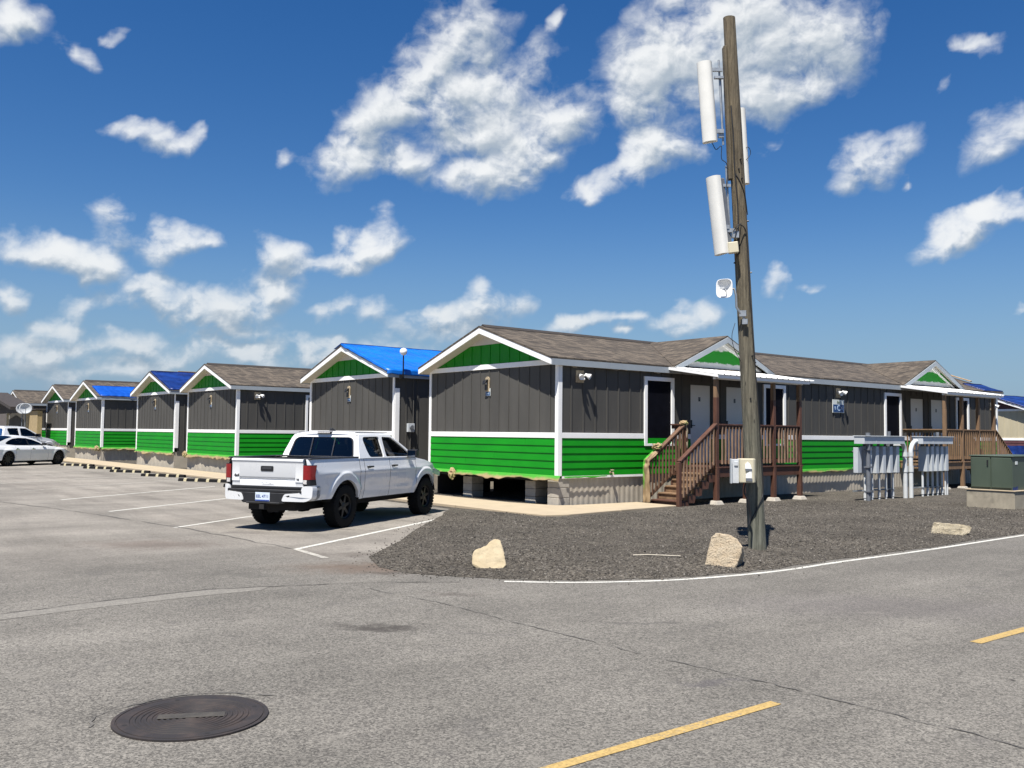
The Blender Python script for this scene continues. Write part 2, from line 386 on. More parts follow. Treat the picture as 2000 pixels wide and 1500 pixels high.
M['brown_roof'] = pmat('dark_brown_roof', (0.035, 0.028, 0.024), 0.8, 0.25, 4, 0.4, 40)
M['dim_wall'] = pmat('grey_brown_wall', (0.10, 0.085, 0.075), 0.8, 0.15, 3)
M['mirror_glass'] = pmat('mirror_glass', (0.4, 0.42, 0.45), 0.05, 0.0, 5, metal=1.0)
M['plate'] = pmat('licence_plate', (0.55, 0.62, 0.70), 0.4, 0.05, 20)
M['plate_blue'] = pmat('licence_plate_ink', (0.02, 0.05, 0.22), 0.5, 0.05, 20)
M['badge'] = pmat('grey_badge', (0.07, 0.07, 0.075), 0.3, 0.05, 10, metal=0.5)
M['yellow_stripe'] = pmat('worn_cream_stripe', (0.42, 0.37, 0.23), 0.7, 0.15, 14, dirt=0.3)
M['board'] = pmat('timber_batten', (0.36, 0.25, 0.14), 0.8, 0.25, 6)
M['screen_dark'] = pmat('black_window_screen', (0.004, 0.0045, 0.008), 0.7, 0.3, 5, spec=0.06)
M['litter'] = pmat('pale_twig', (0.5, 0.45, 0.36), 0.8, 0.2, 10)

def shingles():
    m, nt, b = new_mat('brown_asphalt_shingles')
    tc = nt.nodes.new('ShaderNodeTexCoord'); sp = nt.nodes.new('ShaderNodeSeparateXYZ')
    nt.links.new(tc.outputs['Object'], sp.inputs[0])
    cb = nt.nodes.new('ShaderNodeCombineXYZ')
    nt.links.new(math_node(nt, 'ADD', sp.outputs[0], sp.outputs[1]), cb.inputs[0])
    nt.links.new(math_node(nt, 'MULTIPLY', sp.outputs[2], 3.1), cb.inputs[1])
    br = nt.nodes.new('ShaderNodeTexBrick'); nt.links.new(cb.outputs[0], br.inputs['Vector'])
    br.offset = 0.37; br.squash = 0.7; br.squash_frequency = 3
    for k, v in {'Scale': 1.0, 'Mortar Size': 0.014, 'Mortar Smooth': 0.3, 'Bias': 0.0, 'Brick Width': 0.27, 'Row Height': 0.145}.items():
        br.inputs[k].default_value = v
    br.inputs['Color1'].default_value = (0.045, 0.036, 0.027, 1); br.inputs['Color2'].default_value = (0.130, 0.104, 0.076, 1)
    br.inputs['Mortar'].default_value = (0.028, 0.023, 0.019, 1)
    n = tnoise(nt, cb.outputs[0], 3.0, 6, 0.65)
    c = mixcol(nt, 1.0, br.outputs['Color'], maprange(nt, n, 0.3, 0.7, 0.72, 1.25), 'MULTIPLY')
    n2 = tnoise(nt, tc.outputs['Object'], 55.0, 3, 0.7)
    c = mixcol(nt, 1.0, c, maprange(nt, n2, 0.3, 0.7, 0.75, 1.25), 'MULTIPLY')
    nt.links.new(c, b.inputs['Base Color']); b.inputs['Roughness'].default_value = 0.92
    bp = nt.nodes.new('ShaderNodeBump'); bp.inputs['Strength'].default_value = 0.6; bp.inputs['Distance'].default_value = 0.015
    nt.links.new(math_node(nt, 'ADD', br.outputs['Fac'], math_node(nt, 'MULTIPLY', n2, -0.5)), bp.inputs['Height']); bp.invert = True
    nt.links.new(bp.outputs[0], b.inputs['Normal'])
    return m
M['shingle'] = shingles()
M['ridge'] = pmat('dark_ridge_shingles', (0.03, 0.025, 0.022), 0.9, 0.3, 8)

def tarp_mat(name, c, c2):
    m, nt, b = new_mat(name)
    tc = nt.nodes.new('ShaderNodeTexCoord'); v = tc.outputs['Object']
    n = tnoise(nt, vmath(nt, 'MULTIPLY', v, (0.5, 1, 1)), 1.6, 5, 0.6)
    nt.links.new(mixcol(nt, maprange(nt, n, 0.35, 0.7, 0, 1, True), c, c2), b.inputs['Base Color'])
    b.inputs['Roughness'].default_value = 0.42
    w = nt.nodes.new('ShaderNodeTexWave'); w.inputs['Scale'].default_value = 0.8; w.inputs['Distortion'].default_value = 9; w.inputs['Detail'].default_value = 3
    nt.links.new(v, w.inputs['Vector'])
    bp = nt.nodes.new('ShaderNodeBump'); bp.inputs['Strength'].default_value = 0.35; bp.inputs['Distance'].default_value = 0.04
    nt.links.new(math_node(nt, 'ADD', w.outputs['Fac'], n), bp.inputs['Height']); nt.links.new(bp.outputs[0], b.inputs['Normal'])
    return m
M['tarp'] = tarp_mat('bright_blue_tarp', (0.0015, 0.105, 0.46), (0.003, 0.15, 0.58))
M['tarp_mid'] = tarp_mat('mid_blue_tarp', (0.001, 0.055, 0.33), (0.002, 0.08, 0.42))
M['tarp_dark'] = tarp_mat('dark_blue_tarp', (0.002, 0.012, 0.085), (0.006, 0.035, 0.20))

def paper_mat():
    m, nt, b = new_mat('masking_paper')
    tc = nt.nodes.new('ShaderNodeTexCoord'); v = tc.outputs['Object']
    sp = nt.nodes.new('ShaderNodeSeparateXYZ'); nt.links.new(v, sp.inputs[0])
    n = tnoise(nt, v, 3.0, 5, 0.6)
    tan = mixcol(nt, maprange(nt, n, 0.35, 0.7, 0, 1), (0.21, 0.145, 0.07), (0.31, 0.225, 0.115))
    # overspray reaches a ragged way down from the taped top edge (local z = 0)
    h = math_node(nt, 'ADD', sp.outputs[2], math_node(nt, 'MULTIPLY', math_node(nt, 'SUBTRACT', tnoise(nt, v, 1.7, 5, 0.7), 0.5), 0.22))
    f = maprange(nt, h, -0.10, -0.01, 0, 1, True)
    nt.links.new(mixcol(nt, math_node(nt, 'MULTIPLY', f, 0.93), tan, (0.02, 0.27, 0.008)), b.inputs['Base Color'])
    b.inputs['Roughness'].default_value = 0.8
    bp = nt.nodes.new('ShaderNodeBump'); bp.inputs['Strength'].default_value = 0.5; bp.inputs['Distance'].default_value = 0.03
    nt.links.new(tnoise(nt, v, 9, 4, 0.6), bp.inputs['Height']); nt.links.new(bp.outputs[0], b.inputs['Normal'])
    return m
M['paper'] = paper_mat()

def gable_paint_mat():
    # half-finished dormer gable: primer above and below a ragged band of green
    m, nt, b = new_mat('half_painted_gable')
    tc = nt.nodes.new('ShaderNodeTexCoord'); v = tc.outputs['Object']
    sp = nt.nodes.new('ShaderNodeSeparateXYZ'); nt.links.new(v, sp.inputs[0])
    n = tnoise(nt, vmath(nt, 'MULTIPLY', v, (1, 1, 2)), 5.0, 6, 0.7)
    z = math_node(nt, 'ADD', sp.outputs[2], math_node(nt, 'MULTIPLY', math_node(nt, 'SUBTRACT', n, 0.5), 0.22))
    f = math_node(nt, 'MULTIPLY', maprange(nt, z, 3.80, 3.83, 0, 1), maprange(nt, z, 4.16, 4.19, 1, 0))
    base = mixcol(nt, tnoise(nt, v, 4, 4), (0.50, 0.50, 0.46), (0.66, 0.66, 0.62))
    nt.links.new(mixcol(nt, f, base, (0.003, 0.225, 0.006)), b.inputs['Base Color']); b.inputs['Roughness'].default_value = 0.7
    return m
M['gable_half'] = gable_paint_mat()

def glass_mat(name, tint, amount):
    m, nt, b = new_mat(name)
    nt.nodes.remove(b); out = nt.nodes['Material Output']
    tr = nt.nodes.new('ShaderNodeBsdfTransparent'); tr.inputs[0].default_value = (*tint, 1)
    gl = nt.nodes.new('ShaderNodeBsdfGlossy'); gl.inputs['Roughness'].default_value = 0.015
    lw = nt.nodes.new('ShaderNodeFresnel'); lw.inputs['IOR'].default_value = amount
    mx = nt.nodes.new('ShaderNodeMixShader')
    nt.links.new(lw.outputs[0], mx.inputs[0]); nt.links.new(tr.outputs[0], mx.inputs[1]); nt.links.new(gl.outputs[0], mx.inputs[2])
    nt.links.new(mx.outputs[0], out.inputs[0])
    return m
M['tint_glass'] = glass_mat('tinted_car_glass', (0.10, 0.12, 0.12), 1.42)
M['clear_glass'] = glass_mat('car_side_glass', (0.45, 0.5, 0.48), 1.42)
M['red_lens'] = pmat('red_lamp_lens', (0.20, 0.004, 0.007), 0.12, 0.15, 18, coat=0.5)
M['clear_lens'] = pmat('clear_lamp_lens', (0.5, 0.48, 0.46), 0.12, 0.4, 40, coat=0.5)

def wood_pole():
    m, nt, b = new_mat('weathered_pole_wood')
    tc = nt.nodes.new('ShaderNodeTexCoord'); v = tc.outputs['Object']
    vs = vmath(nt, 'MULTIPLY', v, (1, 1, 0.06))
    n = maprange(nt, tnoise(nt, vs, 26, 6, 0.7), 0.32, 0.68, 0, 1); n2 = tnoise(nt, v, 1.6, 5, 0.65)
    sp = nt.nodes.new('ShaderNodeSeparateXYZ'); nt.links.new(v, sp.inputs[0])
    hgt = maprange(nt, sp.outputs[2], 0.3, 5.0, 0, 1)
    lo = mixcol(nt, n, (0.032, 0.036, 0.025), (0.20, 0.20, 0.155))
    hi = mixcol(nt, n, (0.035, 0.027, 0.016), (0.20, 0.16, 0.10))
    c = mixcol(nt, hgt, lo, hi)
    c = mixcol(nt, maprange(nt, n2, 0.45, 0.7, 0, 0.6, True), c, (0.10, 0.085, 0.06))
    vo = nt.nodes.new('ShaderNodeTexVoronoi'); vo.inputs['Scale'].default_value = 5.0; nt.links.new(vmath(nt, 'MULTIPLY', v, (2.2, 2.2, 0.55)), vo.inputs['Vector'])
    c = mixcol(nt, maprange(nt, vo.outputs['Distance'], 0.05, 0.13, 0.85, 0.0, True), c, (0.02, 0.016, 0.011))
    ck = tnoise(nt, vs, 60, 3, 0.7)
    c = mixcol(nt, maprange(nt, ck, 0.62, 0.72, 0, 0.8), c, (0.018, 0.015, 0.011))
    nt.links.new(c, b.inputs['Base Color']); b.inputs['Roughness'].default_value = 0.9
    bp = nt.nodes.new('ShaderNodeBump'); bp.inputs['Strength'].default_value = 0.8; bp.inputs['Distance'].default_value = 0.012
    nt.links.new(math_node(nt, 'ADD', n, ck), bp.inputs['Height']); nt.links.new(bp.outputs[0], b.inputs['Normal'])
    return m
M['pole_wood'] = wood_pole()

def stone_mat(name, c1, c2, c3, pit=6.0, pits=0.5, bump=0.8):
    m, nt, b = new_mat(name)
    tc = nt.nodes.new('ShaderNodeTexCoord'); v = tc.outputs['Object']
    n = tnoise(nt, v, pit, 7, 0.68); n2 = tnoise(nt, v, pit * 4, 5, 0.65)
    c = mixcol(nt, maprange(nt, n, 0.35, 0.65, 0, 1), c1, c2)
    c = mixcol(nt, maprange(nt, n2, 0.52, 0.72, 0, pits, True), c, c3)
    nt.links.new(c, b.inputs['Base Color']); b.inputs['Roughness'].default_value = 0.95
    bp = nt.nodes.new('ShaderNodeBump'); bp.inputs['Strength'].default_value = bump; bp.inputs['Distance'].default_value = 0.03
    nt.links.new(math_node(nt, 'ADD', n, n2), bp.inputs['Height']); nt.links.new(bp.outputs[0], b.inputs['Normal'])
    return m
M['limestone'] = stone_mat('smooth_limestone', (0.36, 0.29, 0.18), (0.44, 0.37, 0.25), (0.26, 0.20, 0.12), 4.0, 0.5, 0.5)
M['limestone_rough'] = stone_mat('pitted_limestone', (0.42, 0.33, 0.22), (0.52, 0.44, 0.32), (0.17, 0.105, 0.05), 9.0, 0.9, 1.0)
M['limestone_slab'] = stone_mat('chipped_limestone', (0.33, 0.275, 0.185), (0.52, 0.455, 0.33), (0.06, 0.048, 0.03), 8.0, 0.95, 1.0)

# ------------------------------------------------------------------ ground
def ground_mat(name, kind):
    m, nt, b = new_mat(name)
    tc = nt.nodes.new('ShaderNodeTexCoord'); v = tc.outputs['Object']
    # aggregate
    vo = nt.nodes.new('ShaderNodeTexVoronoi'); vo.inputs['Scale'].default_value = 84.0; nt.links.new(v, vo.inputs['Vector'])
    vr = nt.nodes.new('ShaderNodeSeparateColor'); nt.links.new(vo.outputs['Color'], vr.inputs[0])
    fine = tnoise(nt, v, 130.0, 3, 0.7)
    mid = tnoise(nt, v, 16.0, 5, 0.7)
    big = tnoise(nt, v, 0.45, 6, 0.6)
    huge = tnoise(nt, v, 0.13, 4, 0.55)
    d = vmath(nt, 'SUBTRACT', v, (CX, CY, 0))
    t = vmath(nt, 'DOT_PRODUCT', d, tuple(U)); s = vmath(nt, 'DOT_PRODUCT', d, tuple(W))
    road = mixcol(nt, vr.outputs[0], (0.070, 0.0655, 0.058), (0.222, 0.207, 0.180))
    # streaks of tyre wear along the parking lane
    cb = nt.nodes.new('ShaderNodeCombineXYZ'); nt.links.new(math_node(nt, 'MULTIPLY', t, 0.9), cb.inputs[0]); nt.links.new(math_node(nt, 'MULTIPLY', s, 0.14), cb.inputs[1])
    lot_n = tnoise(nt, cb.outputs[0], 1.1, 6, 0.65)
    lot = mixcol(nt, vr.outputs[0], (0.175, 0.159, 0.137), (0.29, 0.266, 0.229))
    lot = mixcol(nt, maprange(nt, lot_n, 0.42, 0.68, 0, 0.55, True), lot, (0.115, 0.103, 0.088))
    wob = math_node(nt, 'MULTIPLY', math_node(nt, 'SUBTRACT', mid, 0.5), 0.3)
    lane = math_node(nt, 'MULTIPLY', maprange(nt, math_node(nt, 'ADD', t, wob), -9.6, -8.4, 0, 1, True), maprange(nt, math_node(nt, 'ADD', s, math_node(nt, 'MULTIPLY', wob, 4)), -6.8, -4.0, 0, 1, True))
    lane2 = maprange(nt, math_node(nt, 'ADD', math_node(nt, 'ADD', s, math_node(nt, 'MULTIPLY', t, 0.12)), math_node(nt, 'MULTIPLY', wob, 3)), -7.2, -3.0, 0, 0.55, True)
    c = mixcol(nt, math_node(nt, 'MAXIMUM', lane, lane2), road, lot)
    c = mixcol(nt, 1.0, c, maprange(nt, big, 0.3, 0.7, 0.80, 1.17), 'MULTIPLY')
    c = mixcol(nt, 1.0, c, maprange(nt, huge, 0.3, 0.7, 0.88, 1.1), 'MULTIPLY')
    c = mixcol(nt, 1.0, c, maprange(nt, mid, 0.3, 0.7, 0.86, 1.13), 'MULTIPLY')
    c = mixcol(nt, 1.0, c, maprange(nt, fine, 0.25, 0.75, 0.80, 1.2), 'MULTIPLY')
    # pale patches of warm dust and oily stains, each with a place and a shape
    st = [(-1.15, 8.6, 0.55, 0.24, (0.035, 0.03, 0.026), 0.75), (-1.9, 12.35, 1.5, 0.8, (0.115, 0.082, 0.06), 0.75), (-1.55, 11.9, 0.5, 0.3, (0.05, 0.04, 0.033), 0.6),
          (-0.6, 10.45, 0.45, 0.25, (0.06, 0.05, 0.043), 0.6), (-5.6, 14.6, 1.6, 0.9, (0.095, 0.073, 0.06), 0.6), (-4.4, 16.4, 0.8, 0.35, (0.07, 0.06, 0.055), 0.45),
          (1.25, 8.95, 0.8, 0.09, (0.05, 0.046, 0.044), 0.6), (-3.2, 11.6, 0.8, 0.3, (0.09, 0.085, 0.075), 0.5), (1.5, 6.85, 0.45, 0.1, (0.07, 0.064, 0.068), 0.6),
          (-0.25, 8.35, 0.5, 0.1, (0.08, 0.075, 0.075), 0.45), (3.9, 9.9, 2.4, 1.1, (0.09, 0.08, 0.083), 0.35), (-2.2, 13.6, 0.9, 0.5, (0.10, 0.085, 0.072), 0.6)]
    wn = vmath(nt, 'MULTIPLY', vmath(nt, 'SUBTRACT', tnoise(nt, v, 2.6, 5, 0.65, 'Color'), (0.5, 0.5, 0.5)), (1.3, 1.0, 0))
    vw = vmath(nt, 'ADD', v, wn)
    for x, y, rx, ry, cc, a in st:
        mp = nt.nodes.new('ShaderNodeMapping'); mp.vector_type = 'TEXTURE'; mp.inputs['Location'].default_value = (x, y, 0); mp.inputs['Scale'].default_value = (rx, ry, 1)
        nt.links.new(vw, mp.inputs[0])
        f = maprange(nt, vmath(nt, 'LENGTH', mp.outputs[0]), 0.1, 1.0, a, 0.0, True)
        c = mixcol(nt, f, c, mixcol(nt, 1.0, cc, maprange(nt, fine, 0.25, 0.75, 0.6, 1.4), 'MULTIPLY'))
    # wheel tracks polished along the road and a blotchy worn binder
    cr = nt.nodes.new('ShaderNodeCombineXYZ')
    along = vmath(nt, 'DOT_PRODUCT', v, (0.80, 0.60, 0)); across = vmath(nt, 'DOT_PRODUCT', v, (-0.60, 0.80, 0))
    nt.links.new(math_node(nt, 'MULTIPLY', along, 0.10), cr.inputs[0]); nt.links.new(math_node(nt, 'MULTIPLY', across, 0.9), cr.inputs[1])
    trk = tnoise(nt, cr.outputs[0], 1.0, 5, 0.6)
    c = mixcol(nt, 1.0, c, maprange(nt, trk, 0.3, 0.7, 0.82, 1.16), 'MULTIPLY')
    blot = tnoise(nt, v, 1.5, 7, 0.72)
    c = mixcol(nt, maprange(nt, blot, 0.56, 0.72, 0, 0.5, True), c, (0.215, 0.20, 0.173))
    c = mixcol(nt, maprange(nt, blot, 0.44, 0.30, 0, 0.38, True), c, (0.078, 0.073, 0.070))
    sp_ = tnoise(nt, v, 5.5, 2, 0.5)
    c = mixcol(nt, maprange(nt, sp_, 0.765, 0.785, 0, 0.85), c, (0.025, 0.022, 0.02))
    nt.links.new(c, b.inputs['Base Color']); b.inputs['Roughness'].default_value = 0.93; b.inputs['Specular IOR Level'].default_value = 0.3
    bp = nt.nodes.new('ShaderNodeBump'); bp.inputs['Strength'].default_value = 0.7; bp.inputs['Distance'].default_value = 0.006
    nt.links.new(math_node(nt, 'ADD', vr.outputs[1], fine), bp.inputs['Height']); nt.links.new(bp.outputs[0], b.inputs['Normal'])
    return m
M['asphalt'] = ground_mat('sunbleached_asphalt', 0)
def paint_mat(name, c, under, wear):
    m, nt, b = new_mat(name)
    tc = nt.nodes.new('ShaderNodeTexCoord'); v = tc.outputs['Object']
    vo = nt.nodes.new('ShaderNodeTexVoronoi'); vo.inputs['Scale'].default_value = 70.0; nt.links.new(v, vo.inputs['Vector'])
    vr = nt.nodes.new('ShaderNodeSeparateColor'); nt.links.new(vo.outputs['Color'], vr.inputs[0])
    n = math_node(nt, 'ADD', math_node(nt, 'MULTIPLY', tnoise(nt, v, 4, 6, 0.75), 0.7), math_node(nt, 'MULTIPLY', vr.outputs[0], 0.3))
    cc = mixcol(nt, 1.0, c, maprange(nt, vr.outputs[1], 0, 1, 0.78, 1.15), 'MULTIPLY')
    nt.links.new(mixcol(nt, maprange(nt, n, wear, wear + 0.06, 0, 0.9), cc, under), b.inputs['Base Color'])
    b.inputs['Roughness'].default_value = 0.8
    bp = nt.nodes.new('ShaderNodeBump'); bp.inputs['Strength'].default_value = 0.5; bp.inputs['Distance'].default_value = 0.005
    nt.links.new(vr.outputs[1], bp.inputs['Height']); nt.links.new(bp.outputs[0], b.inputs['Normal'])
    return m
M['paint_white'] = paint_mat('worn_white_road_paint', (0.52, 0.51, 0.46), (0.15, 0.14, 0.12), 0.60)
M['paint_faint'] = paint_mat('faded_white_stall_paint', (0.40, 0.38, 0.33), (0.17, 0.155, 0.135), 0.53)
M['paint_yellow'] = paint_mat('worn_yellow_road_paint', (0.37, 0.255, 0.09), (0.17, 0.15, 0.12), 0.63)
M['paint_seam'] = paint_mat('pale_asphalt_patch', (0.195, 0.182, 0.156), (0.14, 0.13, 0.112), 0.5)
M['crack'] = pmat('crack_shadow_dirt', (0.028, 0.025, 0.022), 0.95, 0.3, 6)
M['crack_soft'] = pmat('crack_filled_with_grit', (0.095, 0.089, 0.079), 0.95, 0.5, 9)

def gravel_mat(name):
    m, nt, b = new_mat(name)
    tc = nt.nodes.new('ShaderNodeTexCoord'); v = tc.outputs['Object']
    vo = nt.nodes.new('ShaderNodeTexVoronoi'); vo.inputs['Scale'].default_value = 42.0; nt.links.new(v, vo.inputs['Vector'])
    vr = nt.nodes.new('ShaderNodeSeparateColor'); nt.links.new(vo.outputs['Color'], vr.inputs[0])
    n = tnoise(nt, v, 0.7, 5, 0.6); n2 = tnoise(nt, v, 11, 4, 0.6)
    c = mixcol(nt, vr.outputs[0], (0.022, 0.0195, 0.0165), (0.122, 0.107, 0.086))
    c = mixcol(nt, maprange(nt, vr.outputs[1], 0.90, 0.97, 0, 0.8), c, (0.20, 0.185, 0.16))
    c = mixcol(nt, 1.0, c, maprange(nt, n, 0.3, 0.7, 0.75, 1.3), 'MULTIPLY')
    c = mixcol(nt, 1.0, c, maprange(nt, n2, 0.3, 0.7, 0.75, 1.25), 'MULTIPLY')
    nt.links.new(c, b.inputs['Base Color']); b.inputs['Roughness'].default_value = 0.95; b.inputs['Specular IOR Level'].default_value = 0.25
    bp = nt.nodes.new('ShaderNodeBump'); bp.inputs['Strength'].default_value = 1.0; bp.inputs['Distance'].default_value = 0.02; bp.invert = True
    nt.links.new(vo.outputs['Distance'], bp.inputs['Height']); nt.links.new(bp.outputs[0], b.inputs['Normal'])
    return m
M['gravel'] = gravel_mat('dark_crushed_gravel')
def gravel_stone_mat():
    m, nt, b = new_mat('gravel_stone')
    g = nt.nodes.new('ShaderNodeNewGeometry')
    r = g.outputs['Random Per Island']
    c = mixcol(nt, r, (0.023, 0.0205, 0.0175), (0.138, 0.121, 0.098))
    c = mixcol(nt, maprange(nt, r, 0.955, 0.965, 0, 1), c, (0.24, 0.22, 0.19))
    nt.links.new(c, b.inputs['Base Color']); b.inputs['Roughness'].default_value = 0.9
    return m
M['gravel_stone'] = gravel_stone_mat()

def sheet(name, outline, z, m, structure_=True):
    mb = MB(); mb.poly([(p[0], p[1]) for p in outline], (), lambda x, y: (x, y, z))
    o = mb.build(name, m)
    return structure(o) if structure_ else o
def ribbon(name, pts, width, z, m, jitter=0.0):
    mb = MB(); vs = []
    for i, p in enumerate(pts):
        a = Vector(pts[max(0, i - 1)]); c = Vector(pts[min(len(pts) - 1, i + 1)])
        d = (c - a).normalized(); n = Vector((-d.y, d.x))
        w = width * (1 + random.uniform(-jitter, jitter)) / 2
        q = Vector(p)
        vs += [(*(q + n * w), z), (*(q - n * w), z)]
    mb.add(vs, [(2 * i, 2 * i + 1, 2 * i + 3, 2 * i + 2) for i in range(len(pts) - 1)])
    return structure(mb.build(name, m))
def densify(pts, step, wob=0.0):
    out = []
    for i in range(len(pts) - 1):
        a, b_ = Vector(pts[i]), Vector(pts[i + 1]); n = max(1, int((b_ - a).length / step))
        for k in range(n):
            q = a.lerp(b_, k / n); q += Vector((random.gauss(0, wob), random.gauss(0, wob))) if wob else Vector((0, 0))
            out.append(tuple(q))
    out.append(tuple(pts[-1])); return out
def smoothpts(pts, n=6):
    # Catmull-Rom
    P = [Vector(p) for p in pts]; P = [P[0] * 2 - P[1]] + P + [P[-1] * 2 - P[-2]]; out = []
    for i in range(1, len(P) - 2):
        for k in range(n):
            t = k / n; a, b_, c, d = P[i - 1:i + 3]
            out.append(tuple(0.5 * ((2 * b_) + (c - a) * t + (2 * a - 5 * b_ + 4 * c - d) * t * t + (3 * b_ - a - 3 * c + d) * t ** 3)))
    out.append(tuple(P[-2])); return out

mb = MB(); mb.add([(-4000, -3000, 0), (4000, -3000, 0), (4000, 5000, 0), (-4000, 5000, 0)], [(0, 1, 2, 3)])
structure(mb.build('ground', M['asphalt']))

EDGE = [(-0.07, 11.29), (0.64, 11.26), (1.26, 11.34), (2.04, 11.55), (2.9, 11.98), (3.72, 12.53), (4.69, 13.35), (6.48, 14.76), (9.61, 17.4), (14, 21.1), (24, 29.6)]
edge = smoothpts(EDGE, 5)
ribbon('edge_line', edge, 0.085, 0.004, M['paint_white'], 0.12)
YD = Vector((1.785 - 0.235, 6.32 - 5.06)).normalized()
p0 = Vector((1.785, 6.318)) - YD * 2.9; p1 = Vector((1.785, 6.318))
ribbon('road_dash', densify([p0, p1], 0.25), 0.085, 0.004, M['paint_yellow'], 0.06)
q0 = Vector((4.06, 8.21)); YD2 = Vector((0.87, 0.68)).normalized()
ribbon('road_dash', densify([q0, q0 + YD2 * 2.9], 0.25), 0.10, 0.004, M['paint_yellow'], 0.06)
def xy(t, s): p = site(t, s); return (p.x, p.y)
ribbon('stall_line', [xy(-8.62, -3.72), xy(-3.66, -0.58)], 0.10, 0.004, M['paint_white'])
ribbon('stall_line', [xy(-8.62, -3.72), xy(-8.72, -4.85)], 0.10, 0.0045, M['paint_faint'])
for k in range(1, 8):
    s0 = -3.72 + 4.09 * k
    ribbon('stall_line', densify([xy(-9.02, s0), xy(-3.6, s0 + 3.72)], 1.0), 0.10, 0.004, M['paint_white'] if k < 4 else M['paint_faint'], 0.15)
# old patching and cracks in the asphalt
sheet('asphalt_patch', [(-6.5, 7.55), (-4.88, 8.97), (-4.3, 9.63), (-3.41, 10.46), (-2.75, 10.78), (-2.78, 10.5), (-3.3, 10.12), (-4.2, 9.3), (-4.85, 8.62), (-6.6, 7.2)], 0.003, M['paint_seam'])
ribbon('pavement_crack', densify([(-6.5, 7.55), (-4.88, 8.99), (-4.3, 9.67), (-3.41, 10.5), (-1.67, 11.11), (-0.6, 11.2)], 0.12, 0.012), 0.014, 0.0055, M['crack'], 0.8)
ribbon('pavement_crack', densify([(-1.61, 10.68), (-0.67, 9.78), (0.02, 8.9), (0.88, 7.88), (1.87, 6.81), (2.5, 6.05), (3.2, 5.2)], 0.09, 0.016), 0.011, 0.0055, M['crack_soft'], 1.0)
ribbon('pavement_crack', densify([xy(-13, 22), xy(-11.2, 12.5), xy(-9.6, 5.0), xy(-8.9, 0.1), xy(-8.65, -3.6)], 0.25, 0.02), 0.03, 0.0055, M['crack_soft'], 0.9)
ribbon('pavement_crack', densify([xy(-8.7, 0.0), xy(-7.2, -0.9), xy(-6.0, -2.4)], 0.15, 0.03), 0.012, 0.0055, M['crack'], 0.9)

# gravel yard: a low bed of crushed stone round the cabins
BED = [xy(-2.3, 62), xy(-2.3, 1.2), xy(-3.1, 0.35), (-1.47, 20.2), (-1.75, 17.13), (-1.80, 15.4), (-1.94, 14.13), (-2.02, 13.37), (-1.73, 12.37), (-1.26, 11.85), (-0.6, 11.62)]
inner = []
for i, p in enumerate(edge):
    a = Vector(edge[max(0, i - 1)]); c = Vector(edge[min(len(edge) - 1, i + 1)]); d = (c - a).normalized()
    inner.append(tuple(Vector(p) + Vector((-d.y, d.x)) * (0.17 + 0.03 * math.sin(i * 1.7))))
BED += inner + [xy(40, -9), xy(60, -8), xy(60, 62)]
BEDA = np.array(BED)
def bed_sd(P):
    # distance to outline, positive inside
    P = np.asarray(P, float); A = BEDA; B = np.roll(A, -1, 0)
    dmin = np.full(len(P), 1e9); ins = np.zeros(len(P), bool)
    for a, b_ in zip(A, B):
        ab = b_ - a; t = np.clip(((P - a) @ ab) / (ab @ ab), 0, 1)
        dmin = np.minimum(dmin, np.linalg.norm(P - a - t[:, None] * ab, axis=1))
        cnd = (a[1] > P[:, 1]) != (b_[1] > P[:, 1])
        with np.errstate(divide='ignore', invalid='ignore'):
            xx = a[0] + (P[:, 1] - a[1]) * (b_[0] - a[0]) / (b_[1] - a[1])
        ins ^= cnd & (P[:, 0] < xx)
    return np.where(ins, dmin, -dmin)
def bed_z(P):
    P = np.asarray(P, float); d = np.clip(bed_sd(P), 0, 1.2) / 1.2
    D = P - np.array([CX, CY]); s = D @ np.array(W[:2]); t = D @ np.array(U[:2])
    open_ = np.clip((-1.9 - np.where(t > -2.2, s, s - 1.6)) / 1.2, 0, 1)
    und = 0.5 + 0.5 * np.sin(P[:, 0] * 1.7 + 1.3 * np.sin(P[:, 1] * 1.1)) * np.cos(P[:, 1] * 1.4 + P[:, 0] * 0.5)
    return 0.005 + 0.03 * d ** 0.8 + (0.02 + 0.035 * und) * d * open_
def build_bed():
    bm = bmesh.new()
    vs = [bm.verts.new((x, y, 0)) for x, y in BED]
    f = bm.faces.new(vs)
    if f.normal.z < 0: bmesh.ops.reverse_faces(bm, faces=[f])
    def cut(n, lo, hi, step):
        a = lo
        while a < hi:
            co = Vector((a, 0, 0)) if n == 0 else Vector((0, a, 0))
            bmesh.ops.bisect_plane(bm, geom=bm.verts[:] + bm.edges[:] + bm.faces[:], plane_co=co, plane_no=(1, 0, 0) if n == 0 else (0, 1, 0))
            a += step
    cut(0, -3.0, 14.0, 0.5); cut(1, 11.0, 28.0, 0.5)
    bmesh.ops.triangulate(bm, faces=[f for f in bm.faces if len(f.verts) > 4])
    z = bed_z(np.array([(v.co.x, v.co.y) for v in bm.verts]))
    for v, zz in zip(bm.verts, z): v.co.z = zz
    me = bpy.data.meshes.new('gravel_bed'); bm.to_mesh(me); bm.free(); me.materials.append(M['gravel']); me.shade_smooth()
    o = bpy.data.objects.new('gravel_bed', me); col.objects.link(o); structure(o)
build_bed()

